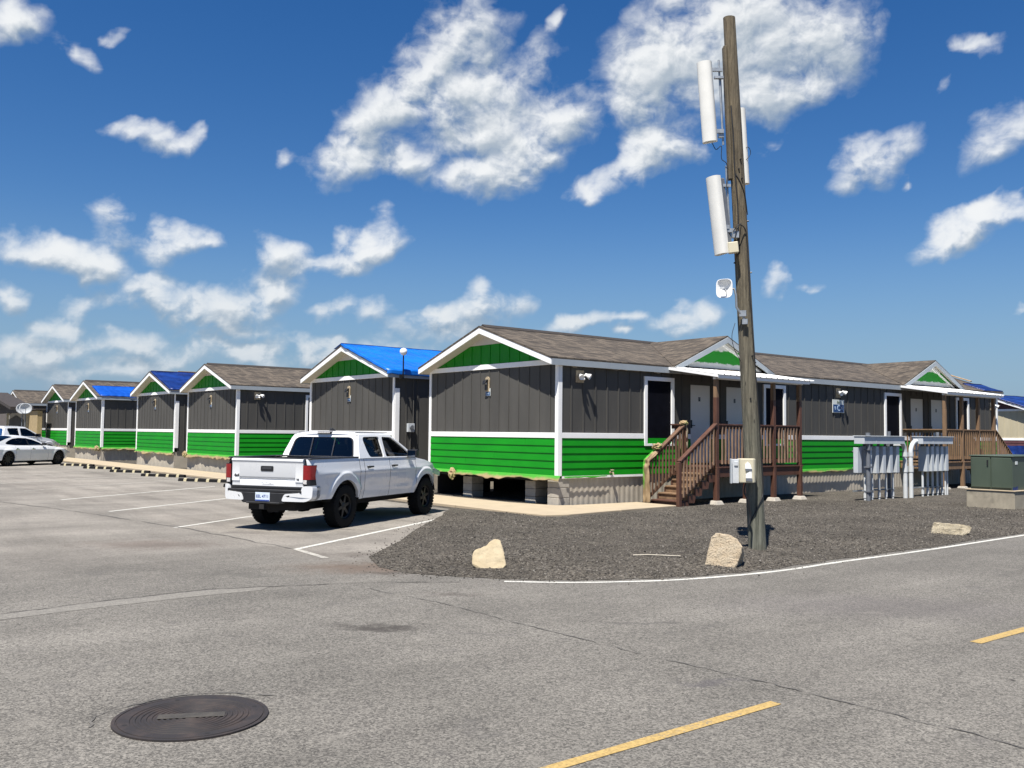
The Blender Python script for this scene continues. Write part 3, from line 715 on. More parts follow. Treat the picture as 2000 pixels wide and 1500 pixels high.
def gravel_stones():
    n = 90000
    P = np.column_stack([rng.uniform(-3.2, 15, n), rng.uniform(10.9, 25.0, n)])
    sd = bed_sd(P)
    D = P - np.array([CX, CY]); s = D @ np.array(W[:2]); t = D @ np.array(U[:2])
    path = (t > -2.25) & (t < 2.6) & (s > -2.15)
    spill = (sd > -0.75) & (rng.random(n) < np.where(sd < 0, np.exp(sd / 0.12) * 0.4, 1)) & ((sd > 0) | (P[:, 0] < 0.6) | (rng.random(n) < 0.30))
    keep = spill & ~path & (s < 0.2) & (rng.random(n) < np.clip(1.5 - P[:, 1] / 26, 0.45, 1))
    P = P[keep]; n = len(P)
    z = np.where(bed_sd(P) > 0, bed_z(P), 0.002)
    size = rng.uniform(0.006, 0.0145, n) * np.where(rng.random(n) < 0.06, 1.5, 1)
    base = np.array([(1, 0, 0), (0, 1, 0), (-1, 0, 0), (0, -1, 0), (0, 0, 1), (0, 0, -1)], float)
    tri = np.array([(0, 1, 4), (1, 2, 4), (2, 3, 4), (3, 0, 4), (1, 0, 5), (2, 1, 5), (3, 2, 5), (0, 3, 5)])
    q = rng.normal(size=(n, 4)); q /= np.linalg.norm(q, axis=1)[:, None]
    a, b_, c, d = q.T
    Rm = np.stack([np.stack([1 - 2 * (c * c + d * d), 2 * (b_ * c - a * d), 2 * (b_ * d + a * c)], -1),
                   np.stack([2 * (b_ * c + a * d), 1 - 2 * (b_ * b_ + d * d), 2 * (c * d - a * b_)], -1),
                   np.stack([2 * (b_ * d - a * c), 2 * (c * d + a * b_), 1 - 2 * (b_ * b_ + c * c)], -1)], 1)
    loc = base[None] * rng.uniform(0.55, 1.25, (n, 6, 1)) * size[:, None, None]
    V = np.einsum('nij,nkj->nki', Rm, loc)
    V[:, :, 0] += P[:, 0, None]; V[:, :, 1] += P[:, 1, None]; V[:, :, 2] += (z + size * 0.35)[:, None]
    F = (tri[None] + (np.arange(n) * 6)[:, None, None]).reshape(-1, 3)
    me = bpy.data.meshes.new('gravel_stones')
    me.vertices.add(n * 6); me.vertices.foreach_set('co', V.reshape(-1))
    me.loops.add(len(F) * 3); me.loops.foreach_set('vertex_index', F.reshape(-1).astype(np.int32))
    me.polygons.add(len(F)); me.polygons.foreach_set('loop_start', np.arange(0, len(F) * 3, 3, dtype=np.int32))
    me.update(calc_edges=True); me.validate()
    me.materials.append(M['gravel_stone'])
    o = bpy.data.objects.new('gravel_stones', me); col.objects.link(o); o['kind'] = 'stuff'
    o['label'] = 'loose dark grey gravel spread in front of the cabins'; o['category'] = 'gravel'
gravel_stones()

# concrete footpath, cast in bays
def footpath():
    mb = MB(); zt, zb = 0.075, -0.05
    s = 62.0
    while s > 1.6:
        a = max(s - 2.9, 1.3)
        mb.box(-2.08, -0.42, a + 0.012, s, zb, zt); s = a
    mb.prism([(-2.08, 1.288), (-0.42, 1.288), (-0.05, -0.06), (0.3, -0.2), (0.3, -1.80), (-1.49, -2.02), (-2.0, -1.85), (-2.08, -1.2)][::-1], zb, zt, 'z')
    mb.prism([(0.312, -0.2), (2.44, -0.3), (2.44, -1.60), (0.9, -1.72), (0.312, -1.80)][::-1], zb, zt, 'z')
    o = mb.build('footpath', M['concrete'], bevel=0.012); place(o, site(0, 0)); structure(o)
footpath()

# ------------------------------------------------------------------ cabins
L, WD = 23.6, 5.5
Z0, ZS0, ZS1, ZT0, ZT1 = 0.765, 1.68, 1.81, 3.47, 3.60
OG, OE = 0.345, 0.105
SL = 0.337
RZ = 3.64           # roof top surface at the eave edge
RIDGE = RZ + (WD / 2 + OE) * SL
WINS = [(3.0, 4.16), (8.13, 9.24), (14.98, 16.10), (20.1, 21.15)]
DOORS = [(4.85, 5.77), (6.41, 7.33), (16.78, 17.75), (18.25, 19.2)]
DORM = [(4.0, 6.2, 8.4), (16.0, 18.2, 20.4)]
WZ0, WZ1 = 1.49, 3.315
DZ0, DZ1 = 1.0, 3.2

def cabin(label, mirror=False, skirted=True, detail=True, bare_far=False):
    c = thing('modular_cabin', label, 'cabin', site(0, 0), group='row of modular cabins')
    Y = (lambda y: WD - y) if mirror else (lambda y: y)
    def bx(mb, x0, x1, y0, y1, z0, z1):
        a, b_ = Y(y0), Y(y1); mb.box(x0, x1, min(a, b_), max(a, b_), z0, z1)
    # --- grey board and batten walls
    mb = MB()
    bx(mb, 0, 0.12, 0, WD, ZS1 - 0.02, ZT1); bx(mb, L - 0.12, L, 0, WD, Z0, ZT1)
    bx(mb, 0.12, L - 0.12, WD - 0.12, WD, Z0 - 0.1, ZT1)
    # front wall cut round the openings
    ops = sorted([(a + 0.05, b_ - 0.05, WZ0 + 0.05, WZ1 - 0.05) for a, b_ in WINS] + [(a, b_, DZ0, DZ1) for a, b_ in DOORS])
    x = 0.12
    for a, b_, z0, z1 in ops:
        bx(mb, x, a, 0, 0.12, ZS1 - 0.02, ZT1); bx(mb, a, b_, 0, 0.12, z1, ZT1); x = b_
    bx(mb, x, L - 0.12, 0, 0.12, ZS1 - 0.02, ZT1)
    k = 0.30
    while k < WD - 0.1:
        bx(mb, -0.016, 0, k - 0.02, k + 0.02, ZS1, ZT0)
        k += 0.405
    k = 0.42
    while k < L:
        hit = [o for o in ops if o[0] - 0.09 < k < o[1] + 0.09]
        if not hit: bx(mb, k - 0.022, k + 0.022, -0.018, 0, ZS1, ZT1)
        elif hit[0][3] + 0.1 < ZT1: bx(mb, k - 0.022, k + 0.022, -0.018, 0, hit[0][3] + 0.06, ZT1)
        if k < 9: bx(mb, k - 0.022, k + 0.022, WD, WD + 0.018, Z0 - 0.1, ZT1)
        k += 0.41
    mb.build('grey_siding', M['grey_paint'], c)
    # --- green lap siding on the end wall and the front wall
    mb = MB(); n = 5; h = (ZS0 - Z0) / n
    for i in range(n):
        z = Z0 + i * h; ov = 0.016
        cut = WD * (0.31, 0.68, 0.45, 0.77, 0.22)[i]; w0, w1 = min(Y(0.03), Y(WD)), max(Y(0.03), Y(WD))
        for u0, u1 in ((w0, cut - 0.003), (cut + 0.003, w1)):
            mb.prism([(0.03, z), (-0.028, z), (-0.008, z + h + ov), (0.03, z + h + ov)], u0, u1, 'y')
        segs = []; x = 0.0
        for a, b_, z0, z1 in ops:
            if z0 < z + h - 0.02 and z0 < 1.2:
                segs.append((x, a)); x = b_
        segs.append((x, L))
        for a, b_ in segs:
            sg = -1 if not mirror else 1
            y0 = Y(0)
            mb.prism([(y0 - 0.03 * sg, z), (y0 + 0.028 * sg, z), (y0 + 0.008 * sg, z + h + ov), (y0 - 0.03 * sg, z + h + ov)], a + 0.02, b_, 'x')
    mb.build('green_siding', M['green_paint'], c)
    # --- white trim boards
    e = 0.034
    def board(nm_, *bs):
        mb = MB()
        for b_ in bs: bx(mb, *b_)
        return mb.build(nm_, M['white_trim'], c, bevel=0.004)
    board('corner_board', (-e, 0.0, -e, 0.085, Z0, ZT0)); board('corner_board', (0.002, 0.10, -e + 0.001, 0.0, Z0, ZT0))
    board('corner_board', (-e, 0.0, WD - 0.075, WD + 0.02, Z0, ZT0)); board('corner_board', (0.0, 0.16, WD, WD + e, 0.95, ZT0 - 0.35 if mirror else ZT0))
    board('corner_board', (L - 0.1, L, -e, 0, Z0, ZT1)); board('corner_board', (L + 0.002, L + e, -0.03, 0.09, Z0, ZT1))
    board('belt_board', (-e + 0.004, 0.0, 0.087, WD - 0.077, ZS0, ZS1))
    board('gable_board', (-e - 0.003, 0.0, -0.03, WD + 0.02, ZT0, ZT1))
    x = 0.102
    for a, b_, z0, z1 in ops:
        if z0 < 1.66:
            board('belt_board', (x, a - 0.06 if z0 > 1.2 else a, -e + 0.004, 0.0, ZS0, ZS1)); x = b_ + 0.06 if z0 > 1.2 else b_
    board('belt_board', (x, L - 0.102, -e + 0.004, 0, ZS0, ZS1))
    # --- gable panel: green boards with a white cap board at the peak
    mb = MB(); zg = lambda y: RZ - 0.05 + (min(y, WD - y) + OE) * SL - 0.14
    ZC = 4.13; yc = (ZC - zg(0)) / SL
    mb.prism([(0.02, ZT1), (WD - 0.02, ZT1), (WD - 0.02, max(ZT1 + 0.001, zg(0.02))), (WD - yc, ZC), (yc, ZC), (0.02, max(ZT1 + 0.001, zg(0.02)))], 0.0, 0.10, 'x')
    k = 0.30
    while k < WD:
        zz = min(zg(k) - 0.03, ZC - 0.004)
        if zz > ZT1 + 0.05: bx(mb, -0.014, 0, k - 0.02, k + 0.02, ZT1 + 0.001, zz)
        k += 0.405
    mb.build('green_gable', M['green_paint'], c)
    mb = MB(); mb.prism([(yc - 0.1, ZC + 0.001), (WD - yc + 0.1, ZC + 0.001), (WD / 2, zg(WD / 2) + 0.04)], -0.022, 0.1, 'x'); mb.build('gable_cap', M['soffit'], c)
    mb = MB(); mb.prism([(0.02, ZT1), (WD - 0.02, ZT1), (WD / 2, zg(WD / 2))], L - 0.1, L, 'x')
    mb.build('far_gable', M['green_paint'], c)
    # --- roof: two slopes, dormers over the porches
    mb = MB(); th = 0.05
    for f in (0, 1):
        y0 = -OE - 0.02 if f == 0 else WD + OE + 0.02
        yl = [(y0, RZ - 0.02 * SL), (WD / 2, RIDGE), (WD / 2, RIDGE - th), (y0, RZ - th)]
        mb.prism(yl, -OG - 0.02, L + OG + 0.02, 'x')
    if detail:
        for x0, xp, x1 in DORM:
            zr = RIDGE + 0.004; yf = -0.22; ze = RZ + 0.02
            for xe in (x0, x1):
                vs = [(xp, Y(yf), zr), (xp, Y(WD / 2), zr), (xe, Y(yf), ze), (xe, Y(-OE), ze)]
                vs += [(a, b_, z - 0.045) for a, b_, z in vs]
                mb.add(vs, [(0, 1, 3, 2), (4, 6, 7, 5), (0, 2, 6, 4), (2, 3, 7, 6), (1, 5, 7, 3)])
    rf = mb.build('roof', M['shingle'], c)
    mb = MB(); mb.prism([(WD / 2 - 0.13, RIDGE - 0.13 * SL + 0.012), (WD / 2, RIDGE + 0.05), (WD / 2 + 0.13, RIDGE - 0.13 * SL + 0.012), (WD / 2, RIDGE + 0.004)], -OG + 0.1, L + OG, 'x')
    mb.build('ridge_cap', M['ridge'], rf)
    # --- fascia: rakes and eaves
    mb = MB(); fh = 0.15
    for xa, xb in ((-OG - 0.012, -OG + 0.02), (L + OG - 0.02, L + OG + 0.012)):
        for f in (0, 1):
            y0 = -OE - 0.012 if f == 0 else WD + OE + 0.012
            z0 = RZ - th - 0.004
            zr = RIDGE - th - 0.002
            mb = MB(); mb.prism([(y0, z0), (WD / 2, zr), (WD / 2, zr - fh), (y0, z0 - fh * 0.92)], xa, xb, 'x'); mb.build('rake_board', M['white_trim'], c)
    for yy in (-OE, WD + OE):
        s_ = -1 if yy < 0 else 1; mb = MB()
        mb.box(-OG + 0.02, L + OG - 0.02, min(yy, yy + 0.02 * s_), max(yy, yy + 0.02 * s_), RZ - th - 0.155, RZ - th - 0.004); mb.build('eave_fascia', M['grey_fascia'], c)
    mb = MB()
    for f in (0, 1):
        y0 = -OE if f == 0 else WD + OE
        mb.prism([(y0, RZ - th - 0.012), (WD / 2, RIDGE - th - 0.008), (WD / 2, RIDGE - th - 0.03), (y0, RZ - th - 0.034)], 0.0, L + OG - 0.02, 'x')
        mb.prism([(y0, RZ - th - 0.012), (WD / 2, RIDGE - th - 0.008), (WD / 2, RIDGE - th - 0.135), (y0, RZ - th - 0.13)], -OG + 0.0205, -0.0005, 'x')
    bx(mb, 0.0, L, -OE, 0.0, RZ - th - 0.15, RZ - th - 0.13); bx(mb, 0.0, L, WD, WD + OE, RZ - th - 0.15, RZ - th - 0.13)
    mb.build('soffit', M['soffit'], c)
    if detail:
        for x0, xp, x1 in DORM:
            mb = MB()
            a, b_ = sorted((Y(-0.02), Y(0.06)))
            mb.prism([(x0 + 0.25, ZT1 + 0.04), (x1 - 0.25, ZT1 + 0.04), (xp, RIDGE - 0.07)], a, b_, 'y')
            g = mb.build('dormer_gable', M['gable_half'], c)
            mb = MB(); mb2 = MB(); a, b_ = sorted((Y(-0.245), Y(-0.215))); a2, b2 = sorted((Y(-0.05), Y(-0.021)))
            for xe in (x0 - 0.02, x1 + 0.02):
                mb.prism([(xe, RZ - 0.03), (xp, RIDGE - 0.045), (xp, RIDGE - 0.20), (xe + (0.3 if xe < xp else -0.3), RZ - 0.04)], a, b_, 'y')
                k = 0.32 if xe < xp else -0.32
                mb2.prism([(xe + k, RZ - 0.02), (xp, RIDGE - 0.19), (xp, RIDGE - 0.27), (xe + k * 1.5, RZ - 0.02)], a2, b2, 'y')
            mb.build('dormer_fascia', M['grey_fascia'], c); mb2.build('dormer_trim', M['white_trim'], c)
            mb = MB()
            for xe in (x0, x1):
                vs = [(xp, Y(-0.21), RIDGE - 0.05), (xp, Y(0), RIDGE - 0.05), (xe, Y(-0.21), RZ - 0.032), (xe, Y(0.0), RZ - 0.032)]
                mb.add(vs, [(0, 1, 3, 2)])
            mb.build('dormer_soffit', M['soffit'], c)
        # --- windows and doors
        for a, b_ in WINS:
            mb = MB(); w = 0.105
            bx(mb, a, a + w, -0.045, 0.03, WZ0, WZ1); bx(mb, b_ - w, b_, -0.045, 0.03, WZ0, WZ1)
            bx(mb, a + w, b_ - w, -0.045, 0.03, WZ1 - w, WZ1); bx(mb, a + w, b_ - w, -0.045, 0.03, WZ0, WZ0 + 0.06)
            wn = mb.build('window', M['white_trim'], c, bevel=0.004)
            mb = MB(); bx(mb, a + w - 0.004, b_ - w + 0.004, 0.0, 0.02, WZ0 + 0.056, WZ1 - w + 0.004)
            mb.build('pane', M['screen_dark'], wn)
        for a, b_ in DOORS:
            mb = MB(); bx(mb, a + 0.03, b_ - 0.03, 0.035, 0.08, DZ0 + 0.02, DZ1 - 0.03)
            d = mb.build('door', M['door_white'], c, bevel=0.004)
            mb = MB(); bx(mb, a, a + 0.03, 0.01, 0.12, DZ0, DZ1); bx(mb, b_ - 0.03, b_, 0.01, 0.12, DZ0, DZ1); bx(mb, a + 0.03, b_ - 0.03, 0.01, 0.12, DZ1 - 0.03, DZ1)
            mb.build('door_frame', M['grey_paint'], d)
            mb = MB(); xh = a + 0.09
            bx(mb, xh - 0.025, xh + 0.025, 0.022, 0.035, 1.98, 2.2); mb.beam((xh, Y(0.0), 2.05), (xh + 0.11, Y(0.0), 2.05), 0.022, 0.022); bx(mb, xh - 0.012, xh + 0.012, -0.01, 0.03, 2.035, 2.062)
            mb.build('handle', M['black_plastic'], d)
            mb = MB(); xc = (a + b_) / 2 - 0.03
            bx(mb, xc - 0.04, xc + 0.04, 0.028, 0.035, 2.72, 2.84)
            mb.build('number_plaque', M['badge'], d)
    # --- floor and skirting
    mb = MB(); bx(mb, 0.05, L - 0.05, 0.05, WD - 0.05, 0.62, Z0 - 0.004)
    for yy in (1.2, 4.1): bx(mb, 0.3, L - 0.1, yy, yy + 0.15, 0.42, 0.62)
    mb.build('floor_frame', M['dark'], c)
    if not skirted:  # near-black boards added to stand in for deep shade under the cabin
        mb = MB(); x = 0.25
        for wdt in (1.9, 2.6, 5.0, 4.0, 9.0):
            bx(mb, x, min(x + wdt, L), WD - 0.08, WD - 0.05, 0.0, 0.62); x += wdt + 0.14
        bx(mb, 6.0, 6.03, 0.1, WD - 0.1, 0, 0.62); mb.build('crawl_shade_panel', M['dark'], c)
    mb = MB()
    def corr(x0, x1, y, out):
        n = int((x1 - x0) / 0.045); pts = []
        for i in range(n + 1):
            xx = x0 + (x1 - x0) * i / n; pts.append((xx, y + out * (0.009 if (i // 2) % 2 else 0.0)))
        vs = [(p[0], p[1], z) for z in (0.0, Z0 - 0.012) for p in pts]; m_ = len(pts)
        mb.add(vs, [(i, i + 1, m_ + i + 1, m_ + i) for i in range(m_ - 1)])
    corr(0.35 if not skirted else 0.02, L, Y(0.03), -1 if not mirror else 1)
    if skirted:
        n = int(WD / 0.11); pts = [(0.012 * ((i // 2) % 2) + 0.01, 0.03 + (WD - 0.06) * i / n) for i in range(n + 1)]
        vs = [(p[0], p[1], z) for z in (0.0, Z0 - 0.012) for p in pts]; m_ = len(pts)
        mb.add(vs, [(i, i + 1, m_ + i + 1, m_ + i) for i in range(m_ - 1)])
        bx(mb, 0.02, 9, WD - 0.04, WD - 0.02, 0, Z0)
    mb.build('skirting', M['skirt'], c)
    mb = MB(); bx(mb, 0.12, 3.0 if not skirted else L, -0.03, 0.0, Z0 - 0.06, Z0 - 0.003)
    mb.build('skirt_trim', M['white_trim'], c)
    return c

POS = [0.0, 7.44, 19.36, 26.5, 38.25, 45.54, 57.5]
LBL = ['nearest grey and green cabin with an open crawl space and two wooden porches',
       'cabin right behind the white pickup with a bright blue tarp over its roof slope',
       'cabin with plain brown shingles and a white floodlight, left of the big blue roof',
       'cabin with a large dark blue tarp near its gable and a roof vent pipe',
       'cabin with a small bright blue tarp on the lower edge of its roof',
       'cabin next to the tan wall, its roof bare, behind the two white vehicles',
       'farthest cabin of the row, only its gable top showing over the dark canopy']
cab_r = cabin(LBL[0], False, skirted=False)
cab_m = cabin(LBL[1], True); cab_m.location = site(0, POS[1])
cab_n = cabin(LBL[2], False); cab_n.location = site(0, POS[2])
for i in (3, 4, 5, 6):
    o = copy_tree(cab_m if i % 2 else cab_n); o.location = site(0, POS[i]); relabel(o, LBL[i])

# ------------------------------------------------------------------ tarps on the roofs
def tarp(name, label, s0, x0, x1, v0, v1, m, lap=0.0, group=None, seed=1):
    # v runs from eave (0) to ridge (1) on the slope facing the road
    mb = MB()
    run = WD / 2 + OE
    def fn(a, v):
        x = x0 + (x1 - x0) * a
        vv = v0 + (v1 - v0) * v
        n = noise.noise(Vector((x * 0.9, vv * 5, seed))) ; n2 = noise.noise(Vector((x * 3.1, vv * 14, seed + 5)))
        y = -OE - 0.03 + run * vv; z = RZ + 0.012 + run * vv * SL + 0.028 * max(0, n + 0.35) + 0.012 * n2 + 0.012
        x += 0.05 * noise.noise(Vector((vv * 7, seed, 3))) * (1 if a > 0.9 else 0)
        return (x, y, z)
    mb.grid(fn, int((x1 - x0) * 6), 22)
    if lap:
        def fl(a, v):
            x = x0 + (x1 - x0) * a
            n = noise.noise(Vector((x * 2.3, 1.0, seed))); b0 = fn(a, 0)
            return (x, b0[1] - 0.012 - 0.02 * abs(n) * v, b0[2] - v * (lap + 0.05 * n))
        mb.grid(fl, int((x1 - x0) * 6), 4)
        def fr(a, v):   # folded over the rake board
            b0 = fn(0, a)
            n = noise.noise(Vector((a * 9.3, 4.0, seed)))
            return (x0 - 0.012 - 0.015 * abs(n), b0[1], b0[2] - v * (0.07 + 0.035 * n))
        mb.grid(fr, 40, 2)
        def fb(a, v):   # the strip that crosses the ridge
            x = x0 + (x1 - x0) * a; b0 = fn(a, 1)
            return (x, b0[1] + v * 0.5, b0[2] + 0.02 - v * 0.5 * SL)
        mb.grid(fb, int((x1 - x0) * 2), 2)
    o = mb.build(name, m, smooth=50); place(o, site(0, s0))
    sol = o.modifiers.new('thickness', 'SOLIDIFY'); sol.thickness = 0.004; sol.offset = 1
    return tag(o, label, 'tarp', group)
tarp('roof_tarp', 'big bright blue tarp covering the whole roof slope of the cabin behind the pickup', POS[1], -OG - 0.03, 15.5, 0.0, 1.0, M['tarp'], 0.16, 'tarps on cabin roofs', 3)
tarp('roof_tarp', 'dark navy tarp spread from ridge to eave beside the small vent pipe', POS[3], -OG + 0.03, 6.4, 0.0, 0.97, M['tarp_dark'], 0.05, 'tarps on cabin roofs', 8)
tarp('roof_tarp', 'small bright blue tarp nailed along the lower half of a brown roof', POS[4], -OG + 0.2, 6.2, 0.0, 0.62, M['tarp_mid'], 0.05, 'tarps on cabin roofs', 13)
tarp('roof_tarp', 'blue tarp scrap at the far end of the nearest cabin roof', 0, 22.4, L + OG + 0.03, 0.02, 0.30, M['tarp_dark'], 0.04, 'tarps on cabin roofs', 21)
def batten(label, s0, xa, va, xb, vb, w=0.09):
    run = WD / 2 + OE
    f = lambda x, v: (x, -OE - 0.03 + run * v, RZ + 0.075 + run * v * SL)
    mb = MB(); mb.beam(f(xa, va), f(xb, vb), w, 0.04)
    o = mb.build('timber_batten', M['board'], bevel=0.004); place(o, site(0, s0)); return tag(o, label, 'timber', 'battens holding down the tarps')
batten('pale timber strip along the right end of the dark navy tarp', POS[3], 6.35, 0.02, 6.25, 0.97, 0.14)
batten('timber strip lying along the ridge above the dark navy tarp', POS[3], 1.0, 0.985, 12.0, 0.985)
batten('timber strip pinning the right edge of the small bright blue tarp', POS[4], 6.15, 0.02, 6.1, 0.64, 0.12)
batten('timber strip down the far gable edge of the nearest cabin roof', 0, 23.75, 0.42, 23.75, 1.0, 0.14)
batten('timber strip lying across the shingles behind the second porch gable', 0, 21.3, 0.35, 22.9, 0.55)

def vent(label, s0, x, v, h=0.4, r=0.04):
    run = WD / 2 + OE; z = RZ + run * v * SL
    mb = MB(); mb.lathe([(r, -0.05), (r, h), (r * 0.82, h), (r * 0.82, h - 0.05), (0.001, h - 0.06)], 14); mb.lathe([(r + 0.07, 0.0), (r + 0.05, 0.025), (r + 0.008, 0.03)], 14)
    o = mb.build('vent_pipe', M['white_plastic'], smooth=40); place(o, site(x, s0 - OE - 0.03 + run * v, z + 0.01)); return tag(o, label, 'vent pipe', 'plastic roof vent pipes')
vent('white vent pipe sticking up through the bright blue tarp', POS[1], 3.7, 0.72, 0.45)
vent('white vent pipe beside the timber strip of the dark navy tarp', POS[3], 6.9, 0.8, 0.5)
# dark hole in the tarp with a small dome vent showing
mb = MB(); mb.lathe([(0.15, 0.0), (0.14, 0.05), (0.09, 0.09), (0.001, 0.1)], 16)
o = mb.build('roof_vent_cap', M['tarp_dark'], smooth=40); place(o, site(4.6, POS[1] + 1.0, RZ + 1.1 * SL + 0.02)); tag(o, 'small dark dome vent poking through the bright blue tarp', 'roof vent')

# ------------------------------------------------------------------ masking paper
M['paper_tan'] = pmat('oversprayed_paper', (0.32, 0.23, 0.12), 0.8, 0.2, 5, dirt=0.75, dirtc=(0.08, 0.36, 0.03))
def paper(label, t0, s0, t1, s1, z, drop, amp=0.06, seed=1, flare=0.08, m='paper'):
    a = site(t0, s0, z); b_ = site(t1, s1, z); d = (b_ - a); Ln = d.length
    mb = MB()
    def fn(i, v):
        x = Ln * i
        n = noise.noise(Vector((x * 0.9, seed, 0))); n2 = noise.noise(Vector((x * 3.7, seed, 7))); n3 = noise.noise(Vector((x * 5, v * 4, seed)))
        hh = drop * (0.75 + 0.55 * n) + amp * n2
        return (x, -(flare * v * (0.8 + n) + 0.02 * n3 * v) - 0.045, -hh * v + 0.012)
    mb.grid(fn, max(6, int(Ln * 9)), 6)
    o = mb.build('masking_paper', M[m], smooth=60)
    o.location = a; o.rotation_euler = (0, 0, math.atan2(d.y, d.x))
    sol = o.modifiers.new('thickness', 'SOLIDIFY'); sol.thickness = 0.003
    return tag(o, label, 'masking paper', 'strips of masking paper')
paper('long strip of masking paper sagging over the open crawl space of the nearest cabin', 0, 4.1, 0, -0.15, Z0, 0.17, 0.05, 2, 0.12)
paper('short torn masking paper strip beside the front wheel of the pickup', 0, 5.5, 0, 4.35, Z0, 0.12, 0.08, 9, 0.1)
paper('masking paper strip under the front wall left of the stairs, hardly any overspray', 0.15, -0.02, 1.6, -0.02, Z0 - 0.02, 0.05, 0.02, 4, 0.02)
paper('masking paper along the foot of the wall between the two porches', 7.9, -0.03, 15.0, -0.03, Z0 + 0.0, 0.13, 0.04, 6, 0.05)
paper('masking paper under the gable of the blue-roofed cabin', 0, POS[1] + WD, 0, POS[1], Z0, 0.2, 0.06, 8, 0.1)
paper('masking paper hanging under the gable wall of the plain brown-roofed cabin', 0, POS[2] + WD, 0, POS[2], Z0, 0.22, 0.1, 12, 0.12)
paper('masking paper under the side wall right of the plain brown-roofed cabin gable', 0, POS[2], 5, POS[2], Z0, 0.15, 0.08, 15, 0.08)
paper('masking paper under the gable of the cabin with the dark navy tarp', 0, POS[3] + WD, 0, POS[3], Z0, 0.17, 0.07, 17, 0.1)
paper('masking paper under the gable of the cabin with the small blue tarp', 0, POS[4] + WD, 0, POS[4], Z0, 0.17, 0.1, 23, 0.1)
paper('masking paper round the corner beside the small blue tarp cabin, below its floodlight', 0, POS[4], 4, POS[4], Z0, 0.18, 0.1, 27, 0.1)
paper('ragged strip of masking paper under the eave left of the nearer porch', 0.3, -0.04, 3.9, -0.04, 3.45, 0.045, 0.05, 31, 0.03, 'tape_cream')
paper('ragged strip of masking paper under the eave above the large blue sign', 8.8, -0.04, 15.6, -0.04, 3.45, 0.04, 0.045, 37, 0.03, 'tape_cream')
def crumple(label, loc, r, seed, sx=1, sy=1, sz=1):
    bm = bmesh.new(); bmesh.ops.create_icosphere(bm, subdivisions=3, radius=1)
    for v in bm.verts:
        n = noise.noise(v.co * 2.6 + Vector((seed, 0, 0))); n2 = noise.noise(v.co * 6 + Vector((0, seed, 0)))
        v.co *= 1 + 0.5 * n + 0.22 * n2
        v.co = Vector((v.co.x * r * sx, v.co.y * r * sy, v.co.z * r * sz))
    me = bpy.data.meshes.new('crumpled_paper'); bm.to_mesh(me); bm.free(); me.materials.append(M['paper_tan'])
    o = bpy.data.objects.new('crumpled_paper', me); col.objects.link(o); place(o, loc)
    return tag(o, label, 'paper', 'crumpled ends of masking paper')
crumple('crumpled paper bunched at the left edge of the long sagging strip', site(-0.12, 4.2, 0.66), 0.11, 3, 0.7, 1.3, 1.3)
crumple('crumpled paper wad at the right corner of the small blue tarp cabin', site(-0.12, POS[4] + 0.4, 0.7), 0.17, 6, 0.6, 1.8, 0.8)
crumple('crumpled paper wad at the left corner under the dark navy tarp cabin gable', site(-0.12, POS[2] + 5.4, 0.7), 0.14, 9, 0.6, 1.8, 0.9)

# ------------------------------------------------------------------ block piers under the nearest cabin
def pier(label, t, s, h=0.6, w=0.4, grey=False):
    mb = MB(); n = 3; hh = h / n
    for i in range(n): mb.box(-w / 2, w / 2, -0.2, 0.2, i * hh, (i + 1) * hh - 0.008)
    o = mb.build('block_pier', M['block'], bevel=0.008); place(o, site(t, s, 0.0)); return tag(o, label, 'block pier', 'block piers under the nearest cabin')
pier('beige block pier at the near corner below the white corner board', 0.2, 0.2, 0.73, 0.36)
pier('block pier in the open crawl space, nearest to the corner pier', 0.45, 1.32, 0.6)
pier('block pier in the crawl space next to the pickup front wheel', 0.45, 4.0, 0.6)
for i, (t, s) in enumerate([(3.0, 1.3), (3.0, 4.0), (5.6, 1.3), (5.6, 4.0)]):
    pier('shaded block pier deep under the nearest cabin', t, s, 0.6)

# ------------------------------------------------------------------ wall lamps, signs, floodlights
def wall_lamp(label, s0):
    r = thing('wall_lamp', label, 'wall lamp', site(-0.0, s0 + 2.78, 3.08), group='arched lamps on the gable walls')
    mb = MB(); pts = [(-0.085, -0.2)] + [(0.085 * math.cos(a), 0.11 + 0.085 * math.sin(a)) for a in [math.pi * k / 8 for k in range(8, -1, -1)]] + [(0.085, -0.2)]
    mb.prism([(p[0], p[1]) for p in pts], -0.045, -0.014, 'x'); mb.build('back_plate', M['tape_cream'], r)
    mb = MB()
    prof = [(0.0, 0.115), (-0.06, 0.12), (-0.11, 0.09), (-0.14, 0.03), (-0.145, -0.02), (-0.135, -0.02), (-0.1, 0.03), (0.0, 0.05)]
    mb.prism([(-0.02 + p[0], p[1]) for p in prof], -0.05, 0.055, 'y'); mb.box(-0.09, -0.03, -0.042, 0.047, -0.17, 0.06)
    mb.build('lamp_hood', M['black_plastic'], r, bevel=0.006)
    mb = MB(); mb.box(-0.125, -0.04, -0.04, 0.045, -0.012, 0.03); mb.build('lens', M['pale_grey_plastic'], r)
    return r
def small_sign(label, s0):
    r = thing('wall_sign', label, 'sign', site(-0.016, s0 + 2.76, 2.865), group='small blue and white signs on the gable walls')
    mb = MB(); mb.box(-0.012, 0, -0.1, 0.1, -0.10, 0.10); mb.build('panel', M['sign_white'], r)
    mb = MB(); mb.box(-0.0145, -0.0122, -0.092, 0.092, -0.092, 0.012); mb.build('blue_band', M['sign_blue'], r)
    text_mesh('UNIT', 0.07, M['sign_text'], r, (-0.0165, 0.0, -0.04), (R(90), 0, R(-90)), extrude=0.001)
    return r
nm = ['nearest cabin', 'blue-roofed cabin behind the pickup', 'plain brown-roofed cabin', 'cabin with the dark navy tarp', 'cabin with the small blue tarp', 'bare-roofed cabin next to the tan wall']
